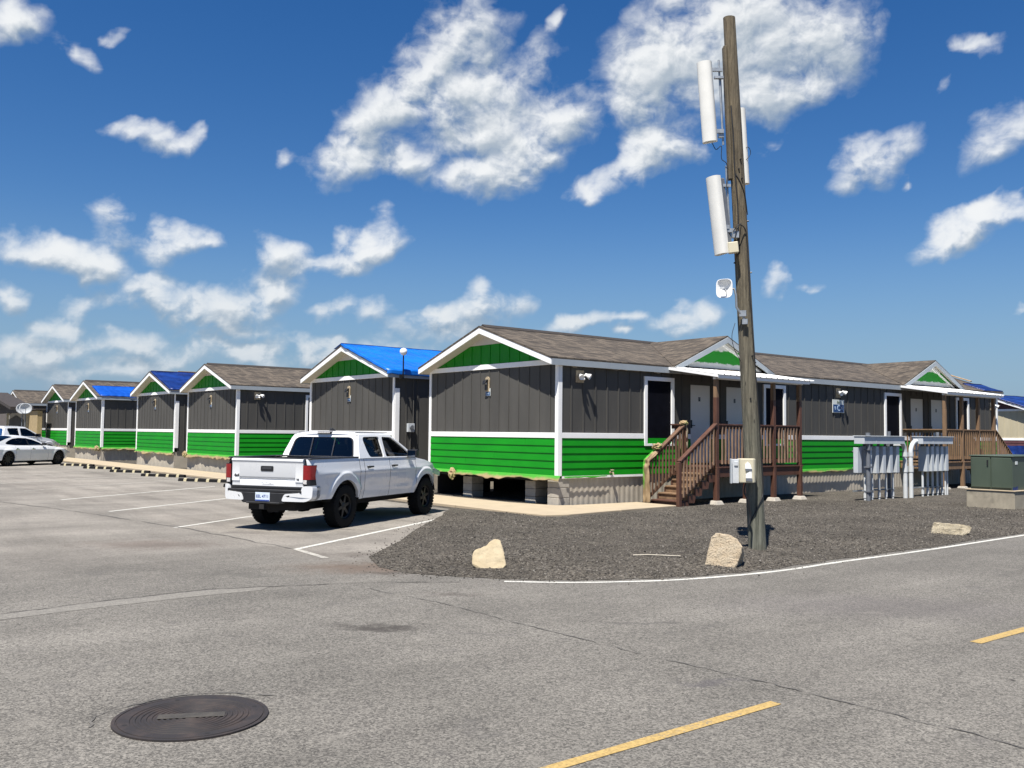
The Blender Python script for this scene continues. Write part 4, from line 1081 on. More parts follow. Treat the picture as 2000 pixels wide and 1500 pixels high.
wl = wall_lamp('arched wall lamp with masked cream back plate on the gable wall of the ' + nm[0], 0)
sg = small_sign('small blue and white sign under the lamp on the ' + nm[0], 0)
for i in range(1, 6):
    o = copy_tree(wl); o.location = site(0, POS[i] + 2.78, 3.08); relabel(o, 'arched wall lamp on the gable wall of the ' + nm[i])
    o = copy_tree(sg); o.location = site(-0.016, POS[i] + 2.76, 2.865); relabel(o, 'small sign under the wall lamp of the ' + nm[i])

def floodlight(label, t, s, z, rz=SITE_ROT):
    r = thing('floodlight', label, 'floodlight', site(t, s, z), rz, 'twin-head floodlights on the long walls')
    mb = MB(); mb.box(-0.14, 0.13, -0.02, 0, -0.15, 0.15); mb.build('masked_plate', M['tape_cream'], r)
    mb = MB(); mb.lathe([(0.055, 0), (0.055, 0.05), (0.03, 0.07)], 14, Matrix.Rotation(R(90), 4, 'X')); mb.tube([(-0.07, -0.08, 0.0), (0.1, -0.08, 0.02)], 0.022, 8)
    mb.build('bracket', M['white_plastic'], r, smooth=40)
    for x, dz, ax in ((-0.06, 0.03, -0.4), (0.10, 0.05, 0.5)):
        mb = MB(); d = Vector((ax, -0.8, -0.45)).normalized(); q = Vector((0, 0, 1)).rotation_difference(d).to_matrix().to_4x4()
        Mx = Matrix.Translation((x, -0.09, dz)) @ q
        mb.lathe([(0.001, -0.01), (0.03, 0.0), (0.04, 0.05), (0.068, 0.12), (0.07, 0.15), (0.064, 0.15), (0.055, 0.135), (0.001, 0.13)], 16, Mx)
        mb.build('lamp_head', M['white_plastic'], r, smooth=40)
    mb = MB(); mb.lathe([(0.03, 0), (0.035, 0.05), (0.02, 0.08), (0.001, 0.085)], 12, Matrix.Translation((0.03, -0.07, -0.05)) @ Matrix.Rotation(R(110), 4, 'X')); mb.build('sensor', M['white_plastic'], r, smooth=40)
    return r
fl = floodlight('white twin floodlight on the long wall near the corner of the nearest cabin', 0.7, 0.0, 3.2)
for lab, t, s in (('white twin floodlight above the large blue sign', 12.15, 0.0), ('white twin floodlight at the far end of the nearest cabin', 23.1, 0.0),
                  ('white twin floodlight on the side wall of the plain brown-roofed cabin', 0.85, POS[2]), ('white twin floodlight on the side wall of the cabin with the small blue tarp', 2.2, POS[4])):
    o = copy_tree(fl); o.location = site(t, s, 3.2 if t < 20 else 3.05); relabel(o, lab)

def big_sign():
    r = thing('wall_sign', 'large two-part sign, white over blue with a big letter C, between the two porches', 'sign', site(12.11, -0.02, 2.765))
    mb = MB(); mb.box(-0.33, 0.33, -0.02, 0.0, -0.21, 0.21); mb.build('panel', M['sign_white'], r, bevel=0.003)
    mb = MB(); mb.box(-0.31, 0.31, -0.0235, -0.0205, -0.19, 0.055); mb.build('blue_band', M['sign_blue'], r)
    text_mesh('C', 0.26, M['sign_text'], r, (0, -0.026, -0.065), (R(90), 0, 0), bold=0.004)
    text_mesh('B', 0.15, M['sign_text'], r, (-0.19, -0.026, -0.065), (R(90), 0, 0))
    text_mesh('6', 0.15, M['sign_text'], r, (0.19, -0.026, -0.065), (R(90), 0, 0))
    text_mesh('Barr', 0.12, M['sign_dark'], r, (0.02, -0.024, 0.135), (R(90), 0, 0), bold=0.003)
big_sign()

# small electrical box with conduit in the gap between the first two cabins
r = thing('electric_meter', 'small grey meter box on a thin conduit in the gap beside the blue-roofed cabin', 'meter', site(0.55, POS[1] - 0.02, 1.92))
mb = MB(); mb.box(-0.12, 0.12, -0.09, 0, -0.13, 0.13); mb.build('box', M['meter_grey'], r, bevel=0.008)
mb = MB(); mb.lathe([(0.001, 0.05), (0.06, 0.05), (0.07, 0.0)], 14, Matrix.Translation((0, -0.09, 0.02)) @ Matrix.Rotation(R(90), 4, 'X')); mb.build('dial', M['meter_dark'], r, smooth=40)
mb = MB(); mb.tube([(0.1, -0.03, 0.13), (0.1, -0.03, 1.55)], 0.018, 8); mb.tube([(0, -0.03, -0.13), (0, -0.03, -1.0)], 0.018, 8); mb.build('conduit', M['grey_paint'], r)
# the second one, back to back gap further left
o = copy_tree(r); o.location = site(0.75, POS[3] - 0.02, 1.92); relabel(o, 'dark meter box in the narrow gap beside the cabin with the dark navy tarp')
o = copy_tree(r); o.location = site(0.75, POS[5] - 0.02, 1.92); relabel(o, 'dark meter box in the narrow gap beside the bare-roofed cabin')

# globe lamp on the eave
r = thing('globe_lamp', 'white globe lamp on a thin black pole at the corner of the blue tarp', 'lamp', site(0.1, POS[1] - 0.16, 3.5))
mb = MB(); mb.tube([(0.06, -0.02, -0.05), (0.0, -0.14, 0.1), (0.0, -0.14, 0.62)], 0.022, 8); mb.box(-0.04, 0.1, -0.03, 0.03, -0.1, 0.03); mb.build('pole', M['black_plastic'], r, smooth=40)
mb = MB(); mb.lathe([(0.001, 0.60)] + [(0.115 * math.sin(a), 0.715 - 0.115 * math.cos(a)) for a in [math.pi * k / 12 for k in range(1, 12)]] + [(0.001, 0.83)], 20, Matrix.Translation((0, -0.14, 0))); mb.build('globe', M['white_plastic'], r, smooth=60)

# hose taps on the walls
def hose_tap(label, t, s, z, rz):
    mb = MB(); mb.tube([(0, 0.0, 0), (0, -0.07, 0.02), (0, -0.11, 0.0), (0, -0.12, -0.05)], [0.03, 0.026, 0.022, 0.02], 8); mb.lathe([(0.001, 0.0), (0.05, 0.0), (0.05, 0.02), (0.001, 0.02)], 10, Matrix.Translation((0, -0.08, 0.06)))
    o = mb.build('hose_tap', M['tape_cream'], smooth=40); place(o, site(t, s, z), rz); return tag(o, label, 'tap')
hose_tap('taped hose tap on the green siding left of the stairs', 1.75, -0.02, 0.82, SITE_ROT)
hose_tap('taped hose tap low on the dark wall in the gap behind the pickup bonnet', 2.6, POS[1], 1.2, SITE_ROT)

# ------------------------------------------------------------------ porches
M['rail_wood'] = pmat('sun_faded_brown_wood', (0.125, 0.068, 0.04), 0.7, 0.3, 10.0, 0.4, 60, stretch=(1, 1, 0.25), dirt=0.3, dirtc=(0.07, 0.035, 0.022))
def porch(label, bare, flip):
    r = thing('wooden_porch', label, 'porch', site(3.95, 0), group='wooden entrance porches')
    LEN, DEP, DK, RH = 3.72, 1.60, 0.98, 1.08
    wood = M['bare_wood'] if bare else M['brown_wood']; bal = M['bare_wood'] if bare else M['worn_wood']
    X = (lambda x: LEN - x) if flip else (lambda x: x)
    def bx(mb, x0, x1, y0, y1, z0, z1):
        a, b_ = sorted((X(x0), X(x1))); mb.box(a, b_, y0, y1, z0, z1)
    mb = MB()
    for i in range(11):
        y = -DEP - 0.03 + i * 0.147; bx(mb, -0.02, LEN + 0.08, y, min(y + 0.138, -0.04), DK - 0.035, DK)
    bx(mb, 0.0, LEN + 0.06, -DEP, -DEP + 0.04, DK - 0.26, DK - 0.037); bx(mb, 0, 0.04, -DEP + 0.041, -0.05, DK - 0.26, DK - 0.037); bx(mb, LEN + 0.02, LEN + 0.06, -DEP + 0.041, -0.05, DK - 0.26, DK - 0.037)
    mb.build('deck', wood, r, bevel=0.004)
    tops = 3.22
    for i in range(4):
        x = 0.04 + i * (LEN - 0.08) / 3
        mb = MB(); bx(mb, x - 0.055, x + 0.055, -DEP - 0.03, -DEP + 0.08, DK - 0.0, 2.75)
        bx(mb, x - 0.055, x + 0.055, -DEP - 0.03 - 0.012, -DEP + 0.08, 0.13, DK)
        p = mb.build('post', wood, r, bevel=0.006)
        mb = MB(); bx(mb, x - 0.052, x + 0.052, -DEP - 0.027, -DEP + 0.077, 2.75, tops); mb.build('post_top', M['bare_wood'], p, bevel=0.006)
        mb = MB(); a = 0.19; b2 = 0.11; cx, cy = X(x), -DEP + 0.025
        vs = [(cx + sx * w, cy + sy * w, z) for z, w in ((-0.05, a), (0.13, b2)) for sx, sy in ((-1, -1), (1, -1), (1, 1), (-1, 1))]
        mb.add(vs, [(0, 1, 2, 3), (4, 5, 6, 7), (0, 1, 5, 4), (1, 2, 6, 5), (2, 3, 7, 6), (3, 0, 4, 7)]); mb.build('footing', M['block'], p, bevel=0.015)
    # metal roof
    mb = MB(); y0, z0, y1, z1 = -0.02, 3.62, -DEP - 0.20, 3.335; xa, xb = -0.12, LEN + 0.24
    vs = []; n = 0; x = xa
    prof = []
    while x < xb:
        prof += [(x, 0), (x + 0.19, 0), (x + 0.205, 0.02), (x + 0.235, 0.02)]; x += 0.25
    prof.append((xb, 0))
    for (y, z) in ((y0, z0), (y1, z1)):
        for o in (0, -0.006): vs += [(px, y, z + pz + o) for px, pz in prof]
    m_ = len(prof)
    fs = []
    for i in range(m_ - 1):
        fs += [(i, i + 1, 2 * m_ + i + 1, 2 * m_ + i), (m_ + i, 3 * m_ + i, 3 * m_ + i + 1, m_ + i + 1), (i, m_ + i, m_ + i + 1, i + 1), (2 * m_ + i, 2 * m_ + i + 1, 3 * m_ + i + 1, 3 * m_ + i)]
    mb.add(vs, fs); mb.build('metal_roof', M['white_metal'], r)
    mb = MB(); zf = z1 - 0.012
    mb.box(xa + 0.03, xb - 0.03, -DEP - 0.16, -DEP - 0.13, zf - 0.085, zf - 0.004 + 0.012); mb.box(-0.03, LEN + 0.1, -DEP - 0.02, -DEP + 0.07, tops, zf + 0.005)
    for x in (xa + 0.0, xb - 0.03):
        mb.prism([(y0, z0 - 0.01), (y1 + 0.04, z1 - 0.008), (y1 + 0.04, z1 - 0.075), (y0, z0 - 0.085)], x, x + 0.03, 'x')
    mb.build('roof_frame', M['white_trim'], r, bevel=0.004)
    mb = MB()
    for i in range(7):
        x = 0.0 + i * LEN / 6; mb.prism([(-0.03, z0 - 0.02), (-DEP - 0.12, z1 + 0.0), (-DEP - 0.12, z1 - 0.08), (-0.03, z0 - 0.1)], x - 0.019, x + 0.019, 'x')
    mb.build('rafters', M['bare_wood'], r)
    # railings: front and closed end
    def rail(x0, y0, x1, y1, z0a, z1a, name='railing', mat=bal, drop=0.0):
        mb = MB(); a = Vector((X(x0), y0)); b_ = Vector((X(x1), y1)); Ln = (b_ - a).length; k = max(2, int(Ln / 0.125))
        mb.beam((a.x, a.y, z0a), (b_.x, b_.y, z1a), 0.13, 0.038); mb.beam((a.x, a.y, z0a - 0.0625), (b_.x, b_.y, z1a - 0.0625), 0.036, 0.088)
        top = mb.build('handrail', wood if mat is bal else mat, None, bevel=0.004)
        mb = MB(); mb.beam((a.x, a.y, z0a - 0.95), (b_.x, b_.y, z1a - 0.95), 0.036, 0.085); low = mb.build('bottom_rail', wood if mat is bal else mat, None, bevel=0.004)
        mb = MB()
        for i in range(1, k):
            p = a.lerp(b_, i / k); z = z0a + (z1a - z0a) * i / k; j = random.uniform(-0.006, 0.006)
            d = (b_ - a).normalized(); nrm = Vector((d.y, -d.x)) if (d.y * 0 - d.x) < 0 or abs(d.x) < 0.1 else Vector((-d.y, d.x))
            q = p + nrm * 0.036
            mb.box(q.x - 0.019, q.x + 0.019, q.y - 0.019, q.y + 0.019, z - 1.01 + drop, z - 0.045 + j)
        b2 = mb.build(name, mat, r, bevel=0.003); top.parent = b2; low.parent = b2
        return b2
    for i in range(3):
        xa_ = 0.1 + i * (LEN - 0.08) / 3; rail(xa_, -DEP + 0.02, xa_ + (LEN - 0.08) / 3 - 0.12, -DEP + 0.02, DK + RH, DK + RH)
    rail(LEN - 0.04, -DEP + 0.08, LEN - 0.04, -0.12, DK + RH, DK + RH)
    rail(0.04, -0.62, 0.04, -0.1, DK + RH, DK + RH)
    # stairs
    n = 6; rise = DK / n; run = 0.262; ys0, ys1 = -DEP + 0.06, -0.62
    for i in range(n - 1):
        z = rise * (i + 1); xx = -run * (n - 1 - i)
        mb = MB(); bx(mb, xx - 0.03, xx + run + 0.0, ys0, ys1, z - 0.036, z); bx(mb, xx, xx + 0.02, ys0, ys1, z - rise + 0.002, z - 0.038)
        mb.build('step', M['bare_wood'] if (bare or i > 0) else M['brown_wood'], r, bevel=0.004)
    st = []
    for yy in (ys0 - 0.045, ys1 + 0.004):
        pts = [(-run * (n - 1) - 0.03, 0.0)]
        for i in range(n - 1):
            xx = -run * (n - 1 - i); pts += [(xx - 0.012, rise * (i + 1) - 0.037), (xx + run - 0.012, rise * (i + 1) - 0.037)]
        pts += [(0.0, DK - 0.04), (0.0, DK - 0.24)]
        for i in range(n - 2, 0, -1):
            xx = -run * (n - 1 - i); pts += [(xx + run - 0.02, rise * (i + 1) - 0.22), (xx + 0.02, rise * (i + 1) - 0.22)]
        pts += [(-run * (n - 2), 0.0)]
        mb = MB(); mb.prism([(X(p[0]), p[1]) for p in pts], yy, yy + 0.04, 'y'); mb.build('stringer', wood, r)
    nx = -run * (n - 1) - 0.09
    for yy in (ys0 - 0.1, ys1 + 0.0):
        mb = MB(); bx(mb, nx - 0.05, nx + 0.05, yy, yy + 0.1, 0.0, 1.12); mb.build('newel', wood, r, bevel=0.006)
    mb = MB(); bx(mb, -0.02, 0.08, ys1, ys1 + 0.1, DK, DK + RH + 0.02); mb.build('newel', wood, r, bevel=0.006)
    rail(nx, ys0 - 0.05, 0.0, ys0 - 0.05, 1.14, DK + RH + 0.02, 'stair_railing', drop=0.04)
    rail(nx, ys1 + 0.05, 0.0, ys1 + 0.05, 1.14, DK + RH + 0.02, 'stair_railing', M['bare_wood'] if bare else M['rail_wood'], drop=0.04)
    return r
p1 = porch('nearer wooden porch, brown stained, with stairs coming down to the left', False, False)
p2 = porch('farther wooden porch, mostly bare timber, its stairs going down to the right', True, True); p2.location = site(16.0, 0)

# masking paper wrapped round the rear stair rail of the near porch
def rail_wrap():
    r = site(3.95, 0)
    mb = MB(); y = -0.57
    nx = -0.262 * 5 - 0.09
    path = [(nx - 0.08, 0.06), (nx - 0.07, 0.5), (nx - 0.09, 0.95), (nx - 0.05, 1.16), (nx + 0.28, 1.38)]
    def fn(a, v):
        k = a * (len(path) - 1); i = min(int(k), len(path) - 2); f = k - i
        p = Vector(path[i]).lerp(Vector(path[i + 1]), f)
        n = noise.noise(Vector((a * 7, v * 3, 2.0)))
        w = (0.22 - 0.06 * a)
        yy = y + 0.14 - w * v + 0.05 * n
        return (p.x + 0.05 * n - 0.02 + 0.10 * max(0, v - 0.7), yy - 0.06, p.y + 0.05 * noise.noise(Vector((a * 5, v * 4, 8))) - (0.12 * max(0, v - 0.6) if a > 0.6 else 0))
    mb.grid(fn, 40, 8)
    # place so that the material's overspray line (local z 0) runs near the top fold
    o = mb.build('masking_paper', M['paper_rail'], smooth=60); place(o, r)
    sol = o.modifiers.new('thickness', 'SOLIDIFY'); sol.thickness = 0.004
    tag(o, 'tan masking paper wrapped down the rear stair newel, green along its back edge', 'masking paper', 'strips of masking paper')
    mb = MB()
    def f3(a, v):
        ang = v * 2 * math.pi; p = Vector((0.02, y, 2.12)).lerp(Vector((0.06, y, 1.45)), a)
        n = noise.noise(Vector((a * 6, math.cos(ang) * 1.5, math.sin(ang) * 1.5 + 4)))
        rr = 0.055 * (1 + 0.4 * n)
        return (p.x + math.cos(ang) * rr, p.y + math.sin(ang) * rr, p.z)
    mb.grid(f3, 20, 12)
    o = mb.build('masking_paper', M['tape_cream'], smooth=60); place(o, r); tag(o, 'tan masking paper hanging down the upper rear newel of the stairs', 'masking paper', 'strips of masking paper')
def paper_rail():
    m, nt, b = new_mat('masking_paper_rail')
    tc = nt.nodes.new('ShaderNodeTexCoord'); v = tc.outputs['Object']
    sp = nt.nodes.new('ShaderNodeSeparateXYZ'); nt.links.new(v, sp.inputs[0])
    n = tnoise(nt, v, 3.0, 5, 0.6)
    tan = mixcol(nt, maprange(nt, n, 0.35, 0.7, 0, 1), (0.19, 0.125, 0.065), (0.28, 0.20, 0.11))
    h = math_node(nt, 'ADD', math_node(nt, 'MULTIPLY', sp.outputs[1], -1.0), math_node(nt, 'MULTIPLY', math_node(nt, 'SUBTRACT', n, 0.5), 0.2))
    f = math_node(nt, 'MULTIPLY', maprange(nt, h, 0.48, 0.60, 1, 0, True), maprange(nt, sp.outputs[2], 0.35, 0.7, 0, 1, True))
    nt.links.new(mixcol(nt, f, tan, (0.04, 0.36, 0.012)), b.inputs['Base Color']); b.inputs['Roughness'].default_value = 0.8
    return m
M['paper_rail'] = paper_rail()
rail_wrap()
crumple('crumpled tan paper taped round the middle of the rear stair rail', site(3.95 - 1.05, -0.57, 1.48), 0.10, 14, 1.5, 1.0, 0.9)
crumple('crumpled tan paper at the top end of the rear stair rail', site(3.95 - 0.02, -0.57, 2.10), 0.085, 17, 1.6, 1.0, 0.8)

# ------------------------------------------------------------------ utility pole and what hangs on it
PB = Vector((3.772, 14.29, 0.0)); PT = Vector((3.351, 14.29, 8.335)); PD = (PT - PB).normalized()
def prad(z): return 0.135 - 0.042 * z / 8.335
def pole_at(z, ang, extra=0.0):
    c = PB.lerp(PT, z / 8.335); rr = prad(z) + extra
    return c + Vector((math.cos(ang) * rr, math.sin(ang) * rr, 0))
def utility_pole():
    r = thing('utility_pole', 'leaning weathered timber pole carrying antennas, standing in the gravel', 'pole', PB, 0)
    mb = MB(); n = 28; m_ = 60
    def fn(a, v):
        z = -0.3 + (8.335 + 0.3) * v; ang = a * 2 * math.pi
        rr = prad(z) * (1 + 0.018 * noise.noise(Vector((math.cos(ang) * 1.2, math.sin(ang) * 1.2, z * 0.6))) + 0.012 * noise.noise(Vector((math.cos(ang) * 4, math.sin(ang) * 4, z * 0.4))))
        c = PB.lerp(PT, z / 8.335) - PB
        return (c.x + math.cos(ang) * rr, math.sin(ang) * rr, c.z)
    mb.grid(fn, n, m_)
    mb.add([tuple((PT - PB) + Vector((math.cos(2 * math.pi * k / n) * prad(8.335) * 0.99, math.sin(2 * math.pi * k / n) * prad(8.335) * 0.99, 0.0))) for k in range(n)], [tuple(range(n))])
    mb.build('trunk', M['pole_wood'], r, smooth=50)
    mb = MB(); a = PB.lerp(PT, 7.86 / 8.335) - PB + Vector((-0.105, -0.02, 0)); b_ = PB.lerp(PT, 5.75 / 8.335) - PB + Vector((-0.128, -0.03, 0))
    mb.beam(a, b_, 0.05, 0.12, (0, 1, 0)); mb.build('side_board', M['pole_wood'], r, bevel=0.006)
    mb = MB()
    for z, an in ((6.05, -1.3), (5.9, -1.6), (5.75, -1.25), (4.3, -0.3), (3.0, -1.2), (4.45, 3.3), (2.35, -1.7), (5.1, -0.4), (2.9, -0.8)):
        p = pole_at(z, an) - PB; d = Vector((math.cos(an), math.sin(an), 0)); mb.tube([p - d * 0.02, p + d * 0.025], 0.012, 6)
    mb.build('bolts', M['dark_metal'], r)
    return r
utility_pole()

def antenna_mesh(w, d, h):
    # rounded front shell, flat back
    pts = []
    for k in range(13):
        a = math.pi * k / 12; pts.append((-math.cos(a) * w / 2, -math.sin(a) ** 0.8 * d * 0.62))
    pts += [(w / 2, d * 0.3), (w / 2 - 0.02, d * 0.38), (-w / 2 + 0.02, d * 0.38), (-w / 2, d * 0.3)]
    return pts
def panel_antenna(label, top, bot, w, d, face, shade=None, tray=0.55):
    top = Vector(top); bot = Vector(bot); h = (top - bot).length
    r = bpy.data.objects.new('panel_antenna', None); col.objects.link(r); r.location = bot
    zax = (top - bot).normalized(); q = Vector((0, 0, 1)).rotation_difference(zax)
    r.rotation_mode = 'QUATERNION'; r.rotation_quaternion = q @ Matrix.Rotation(face, 3, 'Z').to_quaternion()
    tag(r, label, 'antenna', 'panel antennas on the leaning pole')
    mb = MB(); mb.prism(antenna_mesh(w, d, h), 0.0, h, 'z'); mb.build('radome', M['antenna_white'], r, smooth=35)
    mb = MB(); mb.box(-w / 2 + 0.03, w / 2 - 0.03, d * 0.382, d * tray, 0.03, h - 0.03); mb.build('back_tray', shade or M['pale_grey_plastic'], r, bevel=0.01)
    return r
def bracket(label, points, r_=0.018, m='galv', boxes=(), grp='antenna mounting brackets'):
    mb = MB()
    for pl in points: mb.tube(pl, r_, 8)
    for c, s in boxes:
        mb.box(c[0] - s[0], c[0] + s[0], c[1] - s[1], c[1] + s[1], c[2] - s[2], c[2] + s[2])
    o = mb.build('antenna_bracket', M[m], smooth=35); return tag(o, label, 'bracket', grp)
panel_antenna('upper left panel antenna, long cream shell facing the road', (2.925, 14.14, 7.555), (3.015, 14.14, 6.30), 0.225, 0.14, R(-25))
panel_antenna('lower left panel antenna with a grey back, half shaded', (3.065, 14.16, 5.76), (3.20, 14.16, 4.56), 0.24, 0.14, R(-58), M['meter_dark'], 1.15)
panel_antenna('slim antenna on the right behind the pole', (3.56, 14.43, 6.93), (3.625, 14.43, 5.73), 0.15, 0.12, R(60))
bracket('bracket and mast holding the upper left antenna', [[(3.165, 14.2, 7.62), (3.235, 14.2, 6.28)], [(3.20, 14.24, 7.35), (3.24, 14.24, 6.35)]], 0.016, 'galv',
        [((3.13, 14.16, 7.45), (0.085, 0.022, 0.026)), ((3.16, 14.17, 7.33), (0.07, 0.03, 0.018)), ((3.16, 14.16, 6.48), (0.075, 0.022, 0.03)), ((3.20, 14.19, 6.42), (0.04, 0.03, 0.03))])
bracket('bracket and mast holding the lower left antenna', [[(3.28, 14.2, 5.95), (3.345, 14.2, 4.65)]], 0.018, 'galv',
        [((3.25, 14.16, 5.63), (0.09, 0.02, 0.022)), ((3.32, 14.16, 4.93), (0.085, 0.03, 0.03)), ((3.40, 14.13, 4.86), (0.05, 0.04, 0.05)), ((3.27, 14.15, 4.98), (0.04, 0.03, 0.03))])
mb = MB(); mb.box(-0.075, 0.075, -0.05, 0.05, -0.085, 0.085)
o = mb.build('junction_box', M['cream_plastic'], bevel=0.01); o.location = (3.36, 14.09, 4.65); o.rotation_euler = (0, R(-6), R(-8)); tag(o, 'small cream junction box beside the foot of the lower left antenna', 'junction box')
# little square dish
r = thing('dish_antenna', 'small white square dish on a bent pipe arm half way up the pole', 'dish', (3.24, 14.12, 4.02), R(-24))
mb = MB()
def dish(a, v):
    an = 2 * math.pi * a; c, s_ = math.cos(an), math.sin(an); k = v / (abs(c) ** 4 + abs(s_) ** 4) ** 0.25
    return (c * k * 0.125, 0.03 - 0.085 * v * v, s_ * k * 0.145)
mb.grid(dish, 32, 8); do = mb.build('reflector', M['white_plastic'], r, smooth=50, weld=True); so_ = do.modifiers.new('thickness', 'SOLIDIFY'); so_.thickness = 0.006
mb = MB(); mb.tube([(0.02, 0.02, -0.1), (0.03, -0.09, -0.04), (0.0, -0.11, 0.0)], 0.012, 6); mb.box(-0.055, 0.02, -0.13, -0.09, -0.015, 0.012); mb.build('feed', M['pale_grey_plastic'], r)
mb = MB(); mb.tube([(0.02, 0.03, 0.0), (0.13, 0.05, 0.0), (0.155, 0.06, -0.1), (0.16, 0.07, -0.28), (0.27, 0.13, -0.46)], 0.017, 8); mb.box(0.2, 0.3, 0.09, 0.13, -0.42, -0.33); mb.box(0.24, 0.32, 0.1, 0.14, -0.54, -0.46); mb.build('arm', M['galv'], r, smooth=40)
# cable box
r = thing('cable_box', 'cream fibre cabinet on the pole with its grey side door hanging open', 'cable box', (3.55, 14.03, 1.27), R(4))
mb = MB(); pts = [(-0.13, 0.09), (-0.13, -0.06), (-0.10, -0.10), (0.06, -0.11), (0.10, -0.08), (0.115, 0.0), (0.11, 0.09)]
mb.prism(pts, -0.19, 0.17, 'z'); mb.build('body', M['cream_plastic'], r, bevel=0.014, seg=2)
mb = MB(); mb.box(-0.255, -0.132, -0.02, 0.02, -0.2, 0.16); mb.box(-0.262, -0.25, -0.06, 0.02, -0.205, 0.165); mb.box(-0.21, -0.15, -0.035, -0.02, 0.06, 0.13); mb.build('open_door', M['pale_grey_plastic'], r, bevel=0.005)
mb = MB(); mb.prism([(-0.07, 0.02), (-0.07, 0.09), (-0.03, 0.125), (0.01, 0.09), (0.03, 0.02)], -0.116, -0.108, 'y'); mb.prism([(-0.06, -0.12), (-0.06, -0.06), (0.0, -0.02), (0.03, -0.02), (0.03, -0.12)], -0.116, -0.108, 'y'); mb.build('paper_stickers', M['white_plastic'], r)
mb = MB(); mb.box(-0.065, 0.035, -0.119, -0.112, -0.015, 0.018); mb.box(-0.06, 0.04, -0.119, -0.112, -0.165, -0.125); mb.build('stains', M['meter_dark'], r)
# cables
def cable(label, pts, rr=0.008):
    P = [Vector(p) for p in pts]; P = [P[0] * 2 - P[1]] + P + [P[-1] * 2 - P[-2]]; out = []
    for i in range(1, len(P) - 2):
        for k in range(6):
            t = k / 6; a, b_, c, d = P[i - 1:i + 3]
            out.append(0.5 * ((2 * b_) + (c - a) * t + (2 * a - 5 * b_ + 4 * c - d) * t * t + (3 * b_ - a - 3 * c + d) * t ** 3))
    out.append(P[-2])
    mb = MB(); mb.tube(out, rr, 6); o = mb.build('cable', M['black_cable'], smooth=60); return tag(o, label, 'cable', 'black cables on the leaning pole')
cable('black cable running down the right face of the pole from the lower antenna', [(3.36, 14.08, 4.9), (3.44, 14.06, 5.0), pole_at(4.95, -1.3, 0.03), pole_at(4.7, -1.0, 0.01), pole_at(4.0, -1.05, 0.01), pole_at(3.3, -0.95, 0.012), pole_at(2.6, -0.75, 0.01), pole_at(1.9, -0.6, 0.012), pole_at(1.3, -0.55, 0.012), pole_at(0.95, -0.7, 0.01), pole_at(0.8, -1.2, 0.012), pole_at(0.62, -1.9, 0.012), pole_at(0.5, -2.4, 0.012)])
cable('black cable crossing the pole below the side board', [pole_at(5.85, -2.2, 0.01), pole_at(5.72, -1.6, 0.01), pole_at(5.5, -0.9, 0.01), pole_at(5.2, -0.3, 0.01)])
cable('black cable hanging in a loop under the upper left antenna', [(3.06, 14.18, 6.3), (3.12, 14.18, 6.2), (3.2, 14.17, 6.25), (3.2, 14.16, 6.05), (3.28, 14.15, 5.95), (3.27, 14.13, 5.6)], 0.006)
cable('black cable loop beside the slim right antenna', [(3.56, 14.38, 6.25), (3.66, 14.36, 6.3), (3.70, 14.36, 6.2), (3.63, 14.36, 6.1), (3.55, 14.38, 6.1)], 0.005)
cable('black cables bunched below the cream cabinet', [(3.53, 14.02, 1.1), (3.5, 14.02, 0.95), (3.56, 14.03, 0.8), (3.6, 14.06, 0.6), (3.58, 14.05, 0.45)], 0.014)
cable('thick black cable strapped up the front of the pole beside the side board', [pole_at(4.55, -2.3, 0.012), pole_at(4.9, -2.1, 0.014), pole_at(5.4, -2.0, 0.012), pole_at(5.9, -2.15, 0.014), pole_at(6.4, -2.1, 0.014), pole_at(6.9, -2.2, 0.014)], 0.011)
cable('black cable sagging between the lower antenna foot and the pole', [(3.24, 14.14, 4.75), (3.30, 14.1, 4.62), (3.38, 14.09, 4.78), (3.42, 14.08, 4.95), pole_at(5.05, -1.7, 0.01)], 0.007)
cable('thin dark cable dropping from the dish arm', [(3.40, 14.15, 3.5), (3.34, 14.1, 3.3), (3.38, 14.12, 3.1), pole_at(2.9, -2.6, 0.01)], 0.005)

